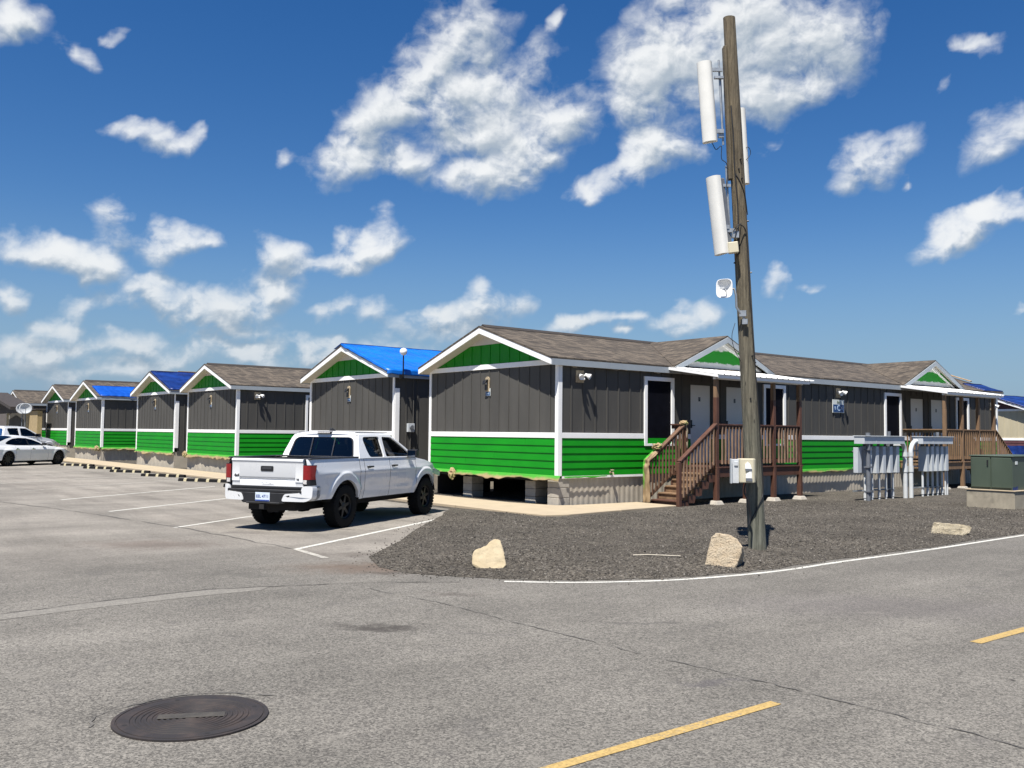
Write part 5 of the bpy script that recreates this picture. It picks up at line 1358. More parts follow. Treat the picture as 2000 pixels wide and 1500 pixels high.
# ------------------------------------------------------------------ boulders
def boulder(label, outline, loc, thick, tilt, rz, m, amp=0.012, fr=7, sub=3, pits=False):
    bm = bmesh.new(); n = len(outline)
    fr_ = [bm.verts.new((x, 0, z)) for x, z in outline]
    cx = sum(p[0] for p in outline) / n; cz = sum(p[1] for p in outline) / n
    bk = [bm.verts.new((cx + (x - cx) * 0.8, thick * random.uniform(0.85, 1.1), cz + (z - cz) * 0.8)) for x, z in outline]
    bmesh.ops.convex_hull(bm, input=bm.verts[:]) if pits is None else None
    f1 = bm.faces.new(fr_); f2 = bm.faces.new(bk[::-1])
    for i in range(n): bm.faces.new((fr_[i], fr_[(i + 1) % n], bk[(i + 1) % n], bk[i])[::-1])
    bmesh.ops.recalc_face_normals(bm, faces=bm.faces)
    bmesh.ops.bevel(bm, geom=bm.edges[:], offset=0.014, segments=1, affect='EDGES', profile=0.5, clamp_overlap=True)
    bmesh.ops.triangulate(bm, faces=bm.faces[:])
    bmesh.ops.subdivide_edges(bm, edges=bm.edges[:], cuts=sub, use_grid_fill=True)
    bmesh.ops.triangulate(bm, faces=bm.faces[:])
    for _ in range(1): bmesh.ops.subdivide_edges(bm, edges=[e for e in bm.edges if e.calc_length() > 0.03], cuts=1)
    bm.normal_update()
    for v in bm.verts:
        k = noise.noise(v.co * fr) + 0.5 * noise.noise(v.co * fr * 2.3) + 0.35 * noise.noise(v.co * fr * 5.1)
        v.co += v.normal * amp * k
    me = bpy.data.meshes.new('boulder'); bm.to_mesh(me); bm.free(); me.materials.append(m)
    me.shade_smooth(); me.set_sharp_from_angle(angle=R(28))
    o = bpy.data.objects.new('boulder', me); col.objects.link(o)
    o.matrix_world = Matrix.Translation(loc) @ Matrix.Rotation(rz, 4, 'Z') @ Matrix.Rotation(tilt, 4, 'X')
    return tag(o, label, 'boulder', 'limestone boulders at the roadside')
boulder('smooth pale wedge-shaped boulder on the gravel, leftmost of the three', [(-0.22, 0.06), (-0.235, 0.19), (-0.20, 0.27), (-0.08, 0.31), (0.03, 0.42), (0.08, 0.45), (0.15, 0.425), (0.175, 0.30), (0.205, 0.17), (0.215, 0.05), (0.16, -0.02), (0.02, 0.0), (-0.12, 0.0)], (-0.26, 12.12, 0.03), 0.26, R(-34), R(4), M['limestone'], 0.016, 8)
boulder('rough pitted boulder next to the leaning pole', [(-0.27, 0.0), (-0.255, 0.15), (-0.215, 0.38), (-0.15, 0.455), (0.05, 0.445), (0.16, 0.375), (0.225, 0.28), (0.19, 0.12), (0.13, -0.03), (-0.1, -0.02)], (2.88, 12.6, 0.02), 0.40, R(-16), R(-26), M['limestone_rough'], 0.012, 13)
boulder('low chipped slab-like boulder near the green transformer', [(-0.345, 0.02), (-0.33, 0.13), (-0.29, 0.235), (0.0, 0.215), (0.31, 0.19), (0.36, 0.14), (0.31, 0.04), (0.17, -0.02), (-0.1, 0.01)], (8.0, 16.97, 0.02), 0.33, R(-14), R(-8), M['limestone_slab'], 0.016, 9)
mb = MB(); mb.tube([(1.75, 13.35, 0.07), (1.95, 13.3, 0.085), (2.15, 13.33, 0.075), (2.4, 13.22, 0.08)], 0.007, 5); o = mb.build('twig', M['litter']); tag(o, 'pale thin twig lying on the gravel between two boulders', 'twig')

# ------------------------------------------------------------------ meter racks
def meter_rack(label, t0, nbox, elbow_x, elbow_dir, post_x, Lr=1.95, gap=0.335):
    r = thing('meter_rack', label, 'meter rack', site(t0, -3.2), group='grey electric meter racks in the gravel')
    mb = MB(); mb.box(0.0, Lr, -0.20, 0.10, 1.60, 1.80); mb.box(-0.02, Lr + 0.02, -0.23, 0.13, 1.802, 1.82); mb.box(0.58, 0.6, -0.205, -0.20, 1.6, 1.8)
    mb.build('trough', M['meter_grey'], r, bevel=0.006)
    for i in range(nbox):
        x = 0.42 + i * gap
        mb = MB(); mb.box(x - 0.075, x + 0.075, -0.13, 0.13, 0.80, 1.53)
        b_ = mb.build('meter_box', M['meter_grey'], r, bevel=0.008)
        mb = MB(); mb.tube([(x, 0.05, 1.53), (x, 0.05, 1.6)], 0.04, 10); mb.build('nipple', M['meter_dark'], b_)
        mb = MB(); mb.tube([(x, 0.04, -0.05), (x, 0.04, 0.80)], 0.032, 12); mb.lathe([(0.043, 0.14), (0.043, 0.26)], 12, Matrix.Translation((x, 0.04, 0))); mb.build('conduit', M['pvc'], r, smooth=40)
    for z, m_ in ((0.33, 'galv'), (0.95, 'galv'), (1.4, 'galv')):
        mb = MB(); mb.box(0.02, Lr + 0.02, 0.135, 0.17, z - 0.02, z + 0.02)
        for i in range(nbox): mb.box(0.42 + i * gap - 0.042, 0.42 + i * gap + 0.042, 0.0, 0.134, z - 0.014, z + 0.014) if z < 0.5 else None
        mb.build('strut', M[m_], r)
    for x in post_x:
        mb = MB(); mb.tube([(x, 0.23, -0.05), (x, 0.23, 1.95)], 0.05, 14); mb.build('post', M['meter_dark'], r, smooth=40)
    if elbow_x is not None:
        pts = [(elbow_x, -0.02, -0.05), (elbow_x, -0.02, 1.35)]
        for k in range(1, 7):
            a = math.pi / 2 * k / 6; pts.append((elbow_x + elbow_dir * 0.33 * (1 - math.cos(a)), -0.02, 1.35 + 0.33 * math.sin(a)))
        mb = MB(); mb.tube(pts, 0.062, 16); mb.lathe([(0.074, 0.80), (0.074, 0.98)], 16, Matrix.Translation((elbow_x, -0.02, 0))); mb.lathe([(0.074, 1.24), (0.074, 1.36)], 16, Matrix.Translation((elbow_x, -0.02, 0)))
        mb.build('main_conduit', M['pvc'], r, smooth=40)
    return r
r1 = meter_rack('left grey meter rack with a thick steel post at its left end', 7.88, 5, 2.44, -1, (2.02,), 2.1, 0.36)
mb = MB(); mb.tube([(0.28, -0.14, -0.05), (0.28, -0.14, 1.9)], 0.058, 14); mb.build('post', M['meter_dark'], r1, smooth=40)
mb = MB()
for z in (0.33, 0.98, 1.45): mb.box(0.2, 0.36, -0.215, -0.06, z - 0.02, z + 0.02)
mb.build('post_clamp', M['meter_dark'], r1)
mb = MB(); mb.box(0.0, 0.2, 0.0, 0.13, 0.82, 1.5); mb.build('end_box', M['meter_grey'], r1, bevel=0.006)
r2 = meter_rack('right grey meter rack, its conduit elbow curving in from the left', 11.0, 5, -0.36, 1, (1.72,), 1.8, 0.29)

for x, h_ in ((1.66, 0.86), (1.78, 0.80)):
    mb = MB(); mb.tube([(x, -0.02, -0.05), (x, -0.02, h_)], 0.026, 10); mb.build('conduit', M['pvc'], r2, smooth=40)
# ------------------------------------------------------------------ transformer on its plinth
r = thing('concrete_plinth', 'stained concrete plinth under the green transformer', 'plinth', site(8.45, -6.95, 0))
mb = MB(); mb.box(0, 2.6, 0, 1.15, -0.1, 0.50); mb.build('block', M['old_concrete'], r, bevel=0.02, seg=2)
mb = MB(); mb.box(-0.02, 2.62, -0.02, 1.17, 0.502, 0.53); mb.build('cap', M['concrete'], r, bevel=0.006)
r = thing('transformer_cabinet', 'olive green transformer cabinet at the right edge', 'transformer', site(8.5, -6.9, 0.532))
mb = MB(); mb.box(0.03, 2.3, 0.03, 1.02, 0.0, 0.80); mb.build('body', M['utility_green'], r, bevel=0.01)
mb = MB(); mb.box(0.0, 2.33, 0.0, 1.05, 0.80, 0.835); mb.build('lid', M['utility_green'], r, bevel=0.012)
for a, b_ in ((0.045, 0.515), (0.535, 1.0)):
    mb = MB(); mb.box(0.008, 0.03, a, b_, 0.05, 0.78); d = mb.build('door', M['utility_green'], r, bevel=0.006)
mb = MB(); mb.box(-0.012, 0.008, 0.58, 0.61, 0.58, 0.72); mb.build('handle', M['black_plastic'], d)
mb = MB(); mb.box(0.25, 0.32, 0.02, 0.03, 0.0, 0.09); mb.box(0.05, 0.3, 0.018, 0.03, 0.0, 0.07); mb.build('vent_slot', M['tarp_dark'], r)
mb = MB(); mb.box(0.2, 0.32, 0.022, 0.03, 0.62, 0.70); mb.build('warning_label', M['sign_white'], r)

# ------------------------------------------------------------------ wheel stops
def wheel_stop(label):
    r = thing('wheel_stop', label, 'wheel stop', (0, 0, 0), 0, 'rubber wheel stops along the footpath')
    mb = MB(); prof = [(-0.075, 0), (-0.06, 0.085), (-0.03, 0.105), (0.03, 0.105), (0.06, 0.085), (0.075, 0)]
    mb.prism([(p[0], p[1]) for p in prof], -1.02, 1.02, 'x'); mb.build('bar', M['rubber'], r, bevel=0.006)
    for k in range(4):
        x = -0.72 + k * 0.48; mb = MB()
        for i in range(1, 5):
            y0, z0 = prof[i]; y1, z1 = prof[i + 1]; n = Vector((0, -(z1 - z0), (y1 - y0)))
            n = Vector((0, z0 - z1, y1 - y0)).normalized() * 0.003
            n = -n if n.z < -0.001 else n
            if abs(n.z) < 0.002: n = Vector((0, math.copysign(0.003, y0), 0.0005))
            vs = [Vector((x - 0.06, y0, z0)) + n, Vector((x + 0.06, y0, z0)) + n, Vector((x + 0.06, y1, z1)) + n, Vector((x - 0.06, y1, z1)) + n]
            mb.add(vs, [(0, 1, 2, 3)])
        mb.build('stripe', M['yellow_stripe'], r)
    return r
WSL = ['wheel stop with cream stripes nearest to the pickup tailgate', 'second wheel stop from the pickup', 'third wheel stop, middle of the visible row', 'fourth wheel stop, second from the white saloon', 'fifth wheel stop, in front of the white saloon nose', 'wheel stop partly hidden behind the pickup']
ws = wheel_stop(WSL[0])
for i, k in enumerate((0, 1, 2, 3, 4, -1)):
    o = ws if i == 0 else copy_tree(ws)
    o.location = site(-2.95, 15.05 + 4.06 * k, 0.0); o.rotation_euler = (0, 0, SITE_ROT + math.atan2(0.86, -0.5)); relabel(o, WSL[i])

# ------------------------------------------------------------------ manhole
def manhole():
    r = thing('manhole_cover', 'round dark iron manhole cover with concentric ribs set in the road', 'manhole cover', (-1.965, 5.87, 0.0), R(12))
    m, nt, b = new_mat('cast_iron'); tc = nt.nodes.new('ShaderNodeTexCoord'); v = tc.outputs['Object']
    n = tnoise(nt, v, 5, 6, 0.65)
    nt.links.new(mixcol(nt, maprange(nt, n, 0.4, 0.72, 0, 1, True), (0.024, 0.021, 0.021), (0.048, 0.036, 0.031)), b.inputs['Base Color']); b.inputs['Roughness'].default_value = 0.75; b.inputs['Specular IOR Level'].default_value = 0.35
    prof = [(0.462, 0.0), (0.462, 0.012), (0.44, 0.013), (0.437, 0.008), (0.43, 0.008)]
    mb = MB(); mb.lathe(prof, 72); mb.build('frame_ring', m, r, smooth=30)
    prof = [(0.43, 0.006), (0.428, 0.013), (0.36, 0.013)]
    rr = 0.355
    while rr > 0.06:
        prof += [(rr, 0.0075), (rr - 0.012, 0.0075), (rr - 0.016, 0.013), (rr - 0.028, 0.013)]; rr -= 0.032
    prof += [(0.001, 0.013)]
    mb = MB(); mb.lathe(prof, 72); lid = mb.build('lid', m, r, smooth=30)
    mb = MB(); mb.box(-0.20, 0.20, -0.045, 0.045, 0.0131, 0.0165); mb.build('name_bar', pmat('worn_iron', (0.045, 0.040, 0.033), 0.75, 0.3, 14, 0.5, 60, dirt=0.5, dirtc=(0.05, 0.045, 0.04)), lid, bevel=0.003)
    mb = MB()
    for a in (20, 110, 200, 290): mb.lathe([(0.016, 0.0138), (0.001, 0.0139)], 10, Matrix.Translation((0.39 * math.cos(R(a)), 0.39 * math.sin(R(a)), 0)))
    mb.build('pick_holes', M['dark'], lid)
manhole()
ribbon('pavement_crack', densify(smoothpts([(-1.55, 6.36), (-1.95, 6.42), (-2.25, 6.3), (-2.47, 6.05), (-2.56, 5.85), (-2.5, 5.65)], 4), 0.04, 0.008), 0.013, 0.0055, M['crack_soft'], 0.9)

# ------------------------------------------------------------------ left background: canopy, tan wall, dishes
r = thing('canopy_building', 'dark-roofed open canopy at the left edge behind the white vehicles', 'canopy', site(-1.2, 52.2))
mb = MB(); Wc = 16.0
mb.prism([(-0.6, 3.2), (Wc / 2, 4.4), (Wc + 0.6, 3.2), (Wc + 0.6, 3.0), (Wc / 2, 4.2), (-0.6, 3.0)], -0.9, 0.5, 'x'); mb.build('roof', M['brown_roof'], r)
mb = MB(); mb.prism([(0.0, 2.85), (0.0, 3.1), (Wc / 2, 4.25), (Wc, 3.1), (Wc, 2.85)], 0.3, 0.4, 'x'); mb.build('gable', M['brown_roof'], r)
mb = MB(); mb.box(2.6, 2.75, 0.0, 32, 0, 3.6); mb.build('rear_wall', M['dim_wall'], r)
mb = MB(); mb.box(2.55, 2.6, 3.2, 5.4, 1.6, 2.7); mb.build('dark_opening', M['screen_dark'], r)
for y in (0.1, Wc - 0.1, 5.9):
    mb = MB(); mb.box(0.1, 0.25, y - 0.08, y + 0.08, 0, 2.85); mb.build('post', M['beige_paint'], r)
r = thing('tan_wall', 'tan block wall with a lighter end pier behind the satellite dishes', 'wall', site(-0.9, 49.55))
mb = MB(); mb.box(0, 0.3, 0.0, 2.55, 0, 2.95); mb.build('panel', M['brick_tan'], r, bevel=0.01)
mb = MB(); mb.box(-0.06, 0.36, 2.56, 2.9, 0, 2.98); mb.build('pier', M['beige_paint'], r, bevel=0.01)
mb = MB(); mb.box(-0.15, 0.5, -0.1, 2.9, 2.985, 3.06); mb.build('coping', M['brown_roof'], r, bevel=0.01)
def sat_dish(label, t, s, z, rz):
    r = thing('satellite_dish', label, 'satellite dish', site(t, s, z), rz, 'pair of pale satellite dishes')
    mb = MB()
    def f(a, v):
        an = a * 2 * math.pi; return (0.36 * v * math.cos(an), -0.10 * (1 - v * v) * -1 - 0.1, 0.33 * v * math.sin(an))
    mb.grid(f, 28, 5); d = mb.build('reflector', M['pale_grey_plastic'], r, smooth=50, weld=True); s_ = d.modifiers.new('thickness', 'SOLIDIFY'); s_.thickness = 0.01
    mb = MB(); mb.tube([(0, 0.06, 0), (0, 0.1, -0.3), (0, 0.1, -z)], 0.03, 8); mb.build('mast', M['meter_dark'], r)
    mb = MB(); mb.tube([(0, 0.0, -0.3), (0, -0.4, -0.18), (0, -0.42, -0.02)], 0.014, 6); mb.box(-0.03, 0.03, -0.46, -0.4, -0.04, 0.05); mb.build('feed_arm', M['meter_dark'], r)
    return r
sd = sat_dish('right one of two pale satellite dishes above the white pickup', -2.2, 46.6, 3.0, R(28))
o = copy_tree(sd); o.location = site(-2.2, 47.5, 3.0); relabel(o, 'left one of two pale satellite dishes above the white pickup')

# ------------------------------------------------------------------ right background: beige cabin of the next street
def beige_cabin():
    r = thing('modular_cabin', 'beige cabin with a blue roof beyond the far end of the nearest cabin', 'cabin', site(45, 7.35))
    mb = MB(); mb.box(0, 12, 0, WD, 1.82, 3.47)
    k = 0.3
    while k < WD: mb.box(-0.016, 0, k - 0.02, k + 0.02, 1.82, 3.45); k += 0.405
    mb.build('beige_siding', M['beige_paint'], r)
    mb = MB()
    for i in range(4):
        z = 1.0 + i * 0.17; mb.prism([(0.03, z), (-0.028, z), (-0.008, z + 0.182), (0.03, z + 0.182)], 0, WD, 'y')
    mb.build('maroon_siding', M['maroon_paint'], r)
    mb = MB(); mb.box(-0.035, 0, -0.03, WD, 1.68, 1.82); mb.box(-0.037, 0, -0.03, WD + 0.02, 3.47, 3.6); mb.box(-0.034, 0, -0.03, 0.09, 0.7, 3.47); mb.build('trim', M['white_trim'], r)
    mb = MB(); mb.prism([(0.0, 3.6), (WD, 3.6), (WD / 2, 4.5)], 0.0, 0.1, 'x'); mb.build('maroon_gable', M['maroon_paint'], r)
    mb = MB(); mb.prism([(-OE, RZ), (WD / 2, RIDGE), (WD + OE, RZ), (WD + OE, RZ - 0.05), (WD / 2, RIDGE - 0.05), (-OE, RZ - 0.05)], -OG, 12, 'x'); mb.build('roof', M['shingle'], r)
    mb = MB()
    for f in (0, 1):
        y0 = -OE if f == 0 else WD + OE
        mb.prism([(y0, RZ - 0.05), (WD / 2, RIDGE - 0.052), (WD / 2, RIDGE - 0.2), (y0, RZ - 0.2)], -OG - 0.012, -OG + 0.02, 'x')
    mb.build('fascia', M['white_trim'], r)
    mb = MB(); mb.box(0.0, 12, 0.02, WD, 0, 1.0); mb.build('skirting', M['skirt'], r)
beige_cabin()
tarp('roof_tarp', 'crumpled blue tarp on the roof of the beige cabin at the right edge', 7.35, -OG - 0.03, 9, 0.0, 0.9, M['tarp_dark'], 0.12, 'tarps on cabin roofs', 33).location = site(45, 7.35)
mb = MB()
def sheetf(a, v): 
    n = noise.noise(Vector((a * 14, v * 3, 5))); return (-0.08 - 0.12 * v - 0.05 * n, WD * a, 1.35 - 0.9 * v + 0.05 * n)
mb.grid(sheetf, 40, 6); o = mb.build('tarp_sheet', M['tarp_dark'], smooth=50); place(o, site(45, 7.35)); tag(o, 'navy tarp hung along the foot of the beige cabin wall', 'tarp')

# ------------------------------------------------------------------ vehicles
def sstep(a, b_, x):
    t = min(1, max(0, (x - a) / (b_ - a))); return t * t * (3 - 2 * t)
def interp(x, tab):
    if x <= tab[0][0]: return tab[0][1]
    for (x0, y0), (x1, y1) in zip(tab, tab[1:]):
        if x <= x1: return y0 + (y1 - y0) * (x - x0) / (x1 - x0)
    return tab[-1][1]
def body_panel(mb, sgn, x0, x1, bot, top, hw, wheels, arch_r, wz, step=0.04, rows=22):
    # one side panel as a height field: y = hw(x, z) between a lower and an upper outline
    xs = list(np.arange(x0, x1, step)) + [x1]
    for c in wheels:
        for k in range(25):
            xx = c - arch_r * math.cos(math.pi * k / 24)
            if x0 < xx < x1: xs.append(xx)
        for e in (-1, 1):
            xx = c + e * (arch_r + 0.0005)
            if x0 < xx < x1: xs.append(xx)
    xs = sorted(set(round(x, 4) for x in xs))
    def zb(x):
        z = bot(x)
        for c in wheels:
            if abs(x - c) < arch_r: z = max(z, wz + math.sqrt(arch_r ** 2 - (x - c) ** 2))
        return z
    vs = []
    for x in xs:
        b_, t = zb(x), top(x)
        for j in range(rows + 1):
            z = b_ + (t - b_) * j / rows; vs.append((x, sgn * hw(x, z), z))
    m_ = rows + 1
    fs = [(i * m_ + j, (i + 1) * m_ + j, (i + 1) * m_ + j + 1, i * m_ + j + 1) for i in range(len(xs) - 1) for j in range(rows)]
    o = len(mb.v); mb.add(vs, fs)
    # returned edge of the wheel arch and panel ends, so that the sheet metal has a visible lip
    lip = []
    for i, x in enumerate(xs):
        q = vs[i * m_]; lip.append(q)
    vs2 = lip + [(q[0], q[1] - sgn * 0.06, q[2] + 0.004) for q in lip]; n = len(lip)
    mb.add(vs2, [(i, i + 1, n + i + 1, n + i) for i in range(n - 1)])
def arch_liner(mb, c, r_, wz, y0, y1, zmin=0.50):
    a0 = math.asin(min(0.9, (zmin - wz) / r_)); vs = []; n = 20
    for k in range(n + 1):
        a = a0 + (math.pi - 2 * a0) * k / n
        for y in (y0, y1): vs.append((c + r_ * math.cos(a), y, wz + r_ * math.sin(a)))
    mb.add(vs, [(2 * k, 2 * k + 2, 2 * k + 3, 2 * k + 1) for k in range(n)])
    mb.add([vs[2 * k] for k in range(n + 1)], [tuple(range(n + 1))])
def wheel(parent, x, y, r_, w, rim_r, sgn, spokes=6, rim='dark_metal', chunky=True):
    Mx = Matrix.Translation((x, y, r_))
    mb = MB()
    h = w / 2
    prof = [(rim_r, -h * 0.75), (rim_r + 0.02, -h * 0.95), (r_ * 0.86, -h), (r_ * 0.955, -h * 0.92), (r_ * 0.992, -h * 0.7), (r_, -h * 0.3), (r_, h * 0.3), (r_ * 0.992, h * 0.7), (r_ * 0.955, h * 0.92), (r_ * 0.86, h), (rim_r + 0.02, h * 0.95), (rim_r, h * 0.75)]
    mb.lathe(prof, 48, Mx, 'y')
    if chunky:
        for k in range(36):
            a = 2 * math.pi * k / 36
            for s_ in (-1, 1):
                aa = a + (0.09 if s_ > 0 else 0)
                Q = Mx @ Matrix.Rotation(-aa, 4, 'Y')
                mb.box(r_ * 0.955, r_ * 1.008, min(s_ * h * 0.35, s_ * h * 0.98), max(s_ * h * 0.35, s_ * h * 0.98), -0.022, 0.022, Q)
    t = mb.build('wheel', M['rubber'], parent, smooth=35)
    mb = MB(); o = sgn * h
    q = lambda v: v * sgn
    mb.lathe([(rim_r, q(h * 0.74)), (rim_r * 0.95, q(h * 0.7)), (rim_r * 0.9, q(h * 0.35)), (rim_r * 0.9, q(-h * 0.4)), (0.001, q(-h * 0.4))], 40, Mx, 'y')
    for k in range(spokes):
        a = 2 * math.pi * k / spokes + 0.26
        Q = Mx @ Matrix.Rotation(-a, 4, 'Y')
        y0, y1 = sorted((q(h * 0.32), q(h * 0.62)))
        mb.add([(0.04, y0, -0.035), (rim_r * 0.93, y0, -0.022), (rim_r * 0.93, y0, 0.022), (0.04, y0, 0.035), (0.04, y1, -0.03), (rim_r * 0.93, y1 - 0.02 * sgn, -0.016), (rim_r * 0.93, y1 - 0.02 * sgn, 0.016), (0.04, y1, 0.03)],
               [(0, 1, 2, 3), (4, 5, 6, 7), (0, 1, 5, 4), (1, 2, 6, 5), (2, 3, 7, 6), (3, 0, 4, 7)], Q)
    mb.lathe([(0.075, q(h * 0.3)), (0.07, q(h * 0.62)), (0.04, q(h * 0.68)), (0.001, q(h * 0.68))], 20, Mx, 'y')
    mb.build('rim', M[rim], t, smooth=35)
def rounded(pts, r_, n=3):
    out = []; m_ = len(pts)
    for i in range(m_):
        p = Vector(pts[i]); a = Vector(pts[i - 1]); b_ = Vector(pts[(i + 1) % m_])
        d1 = (a - p); d2 = (b_ - p); k = min(r_, d1.length * 0.45, d2.length * 0.45)
        s_ = p + d1.normalized() * k; e = p + d2.normalized() * k
        for j in range(n + 1):
            t = j / n; out.append(tuple((1 - t) ** 2 * s_ + 2 * t * (1 - t) * p + t * t * e))
    return out
def inset(pts, d):
    c = Vector((sum(p[0] for p in pts) / len(pts), sum(p[1] for p in pts) / len(pts)))
    return [tuple(c + (Vector(p) - c) * (1 - d / max(0.05, (Vector(p) - c).length))) for p in pts]

def pickup(label, grp):
    root = thing('pickup_truck', label, 'pickup truck', (0, 0, 0), 0, grp)
    P = M['car_white']; WB = 3.236; AR = 0.485; WZ = 0.40
    tabw = [(0.45, .855), (0.55, .885), (0.66, .915), (0.80, .925), (0.98, .93), (1.06, .928), (1.12, .915), (1.2, .90), (1.27, .885), (1.32, .86)]
    def hw(x, z):
        y = interp(z, tabw)
        for c in (0.0, WB):
            r_ = math.hypot(x - c, (z - WZ) * 0.98)
            if z > 0.3:
                f = 1 - sstep(0.585, 0.64, r_); y = max(y, y + 0.024 * f)
        # crease that runs over the bed side and doors
        y += 0.010 * math.exp(-((z - 1.02 - 0.01 * math.sin(x)) / 0.03) ** 2) * sstep(-1.0, -0.6, x) * (1 - sstep(2.9, 3.3, x))
        y -= 0.014 * math.exp(-((z - 0.72) / 0.10) ** 2) * sstep(0.55, 0.9, x) * (1 - sstep(2.4, 2.75, x))
        if x < -0.98: y -= 0.07 * ((-0.98 - x) / 0.18) ** 2
        if x > 3.35: y -= 0.15 * ((x - 3.35) / 0.55) ** 2
        return y
    bot_bed = lambda x: 0.56 if x < -0.2 else 0.53
    def top_fender(x): return interp(x, [(2.77, 1.245), (3.2, 1.19), (3.6, 1.10), (3.8, 1.03), (3.95, 0.92)])
    panels = [('bed_side', -1.15, 0.50, bot_bed, lambda x: 1.285), ('cab_corner', 0.512, 0.668, lambda x: 0.50, lambda x: 1.268),
              ('rear_door', 0.68, 1.655, lambda x: 0.505, lambda x: 1.262), ('front_door', 1.667, 2.755, lambda x: 0.505, lambda x: 1.255), ('front_fender', 2.767, 3.95, lambda x: 0.50 if x < 3.3 else 0.56, top_fender)]
    for sgn in (-1, 1):
        for nm_, x0, x1, b_, t in panels:
            mb = MB(); body_panel(mb, sgn, x0, x1, b_, t, hw, (0.0, WB), AR, WZ)
            o = mb.build(nm_, P, root, smooth=40)
            if 'door' in nm_:
                xh = 0.86 if 'rear' in nm_ else 1.82
                mb = MB(); yb = sgn * hw(xh, 1.1)
                y0, y1 = sorted((yb + sgn * 0.012, yb + sgn * 0.045)); mb.box(xh - 0.10, xh + 0.10, y0, y1, 1.09, 1.122)
                mb.box(xh - 0.10, xh - 0.07, *sorted((yb - sgn * 0.01, yb + sgn * 0.02)), 1.09, 1.122)
                h_ = mb.build('handle', M['black_plastic'], o, bevel=0.008)
                mb = MB(); mb.lathe([(0.055, 0.0), (0.05, -0.006), (0.001, -0.012)], 14, Matrix.Translation((xh - 0.02, yb + sgn * 0.006, 1.075)) @ Matrix.Rotation(R(-90) * sgn, 4, 'X')); mb.build('handle_cup', M['chrome'], h_)
    # dark chassis, floor, wheel wells
    mb = MB(); mb.box(-1.0, 3.85, -0.50, 0.50, 0.36, 0.72); mb.box(0.56, 2.68, -0.84, 0.84, 0.48, 0.60); mb.box(-0.95, 0.5, -0.60, 0.60, 0.6, 0.72); mb.tube([(-0.1, 0, 0.40), (0.1, 0, 0.40)], 0.14, 10)
    mb.tube([(0, -0.7, 0.4), (0, 0.7, 0.4)], 0.05, 8); mb.tube([(-0.95, -0.45, 0.42), (-0.5, -0.45, 0.42)], 0.05, 8); mb.box(-0.95, -0.75, -0.12, 0.12, 0.32, 0.5)
    mb.build('chassis', M['dark'], root)
    for c in (0.0, WB):
        for s_ in (-1, 1): mb = MB(); arch_liner(mb, c, AR + 0.015, WZ, s_ * 0.58, s_ * 0.90); mb.build('wheel_well', M['dark'], root)
    # bed
    mb = MB(); mb.box(-1.08, 0.45, -0.74, 0.74, 0.80, 0.86); mb.box(-1.1, 0.47, -0.80, -0.72, 0.8, 1.27); mb.box(-1.1, 0.47, 0.72, 0.80, 0.8, 1.27); mb.box(0.44, 0.50, -0.76, 0.76, 0.8, 1.27)
    mb.build('bed_liner', M['black_plastic'], root)
    mb = MB()
    for s_ in (-1, 1):
        mb.prism([(-1.13, 1.283), (0.50, 1.283), (0.50, 1.31), (-1.10, 1.31)], *sorted((s_ * 0.72, s_ * 0.895)), 'y')
    mb.box(0.43, 0.502, -0.72, 0.72, 1.27, 1.305); mb.build('bed_rail', M['black_plastic'], root, bevel=0.01)
    # tailgate
    mb = MB(); pr = [(-1.10, 1.275), (-1.135, 1.285), (-1.165, 1.275), (-1.172, 1.25), (-1.158, 1.222), (-1.150, 1.20), (-1.150, 0.965), (-1.140, 0.945), (-1.122, 0.925), (-1.118, 0.905), (-1.135, 0.885), (-1.135, 0.80), (-1.10, 0.78)]
    mb.prism([(a, b_) for a, b_ in pr], -0.60, 0.60, 'y')
    for s_ in (-1, 1):
        pr2 = [(p[0] if not (0.89 < p[1] < 0.95) else -1.148, p[1]) for p in pr]
        mb.prism([(-1.10, 1.275), (-1.135, 1.285), (-1.165, 1.275), (-1.172, 1.25), (-1.158, 1.222), (-1.150, 1.20), (-1.150, 0.88), (-1.138, 0.86), (-1.135, 0.80), (-1.10, 0.78)], *sorted((s_ * 0.601, s_ * 0.765)), 'y')
    tg = mb.build('tailgate', P, root, smooth=30)
    mb = MB(); mb.box(-1.11, -1.06, -0.765, 0.765, 1.276, 1.308); mb.build('tailgate_cap', M['black_plastic'], tg, bevel=0.008)
    mb = MB(); mb.prism(rounded([(-0.135, 1.06), (0.135, 1.06), (0.135, 1.155), (-0.135, 1.155)], 0.02), -1.158, -1.149, 'x'); hd_ = mb.build('handle', M['black_plastic'], tg)
    mb = MB(); mb.box(-1.163, -1.158, -0.10, 0.10, 1.095, 1.135); mb.build('handle_grip', M['badge'], hd_, bevel=0.002)
    text_mesh('4x4', 0.072, M['badge'], tg, (-1.153, 0.66, 0.975), (R(90), 0, R(-90)), 'badge', 0.002, bold=0.003)
    text_mesh('V6', 0.05, M['badge'], tg, (-1.153, -0.655, 0.925), (R(90), 0, R(-90)), 'badge', 0.002, bold=0.002)
    text_mesh('TACOMA', 0.062, P, tg, (-1.137, 0.0, 0.843), (R(90), 0, R(-90)), 'embossed_lettering', 0.003, bold=0.002)
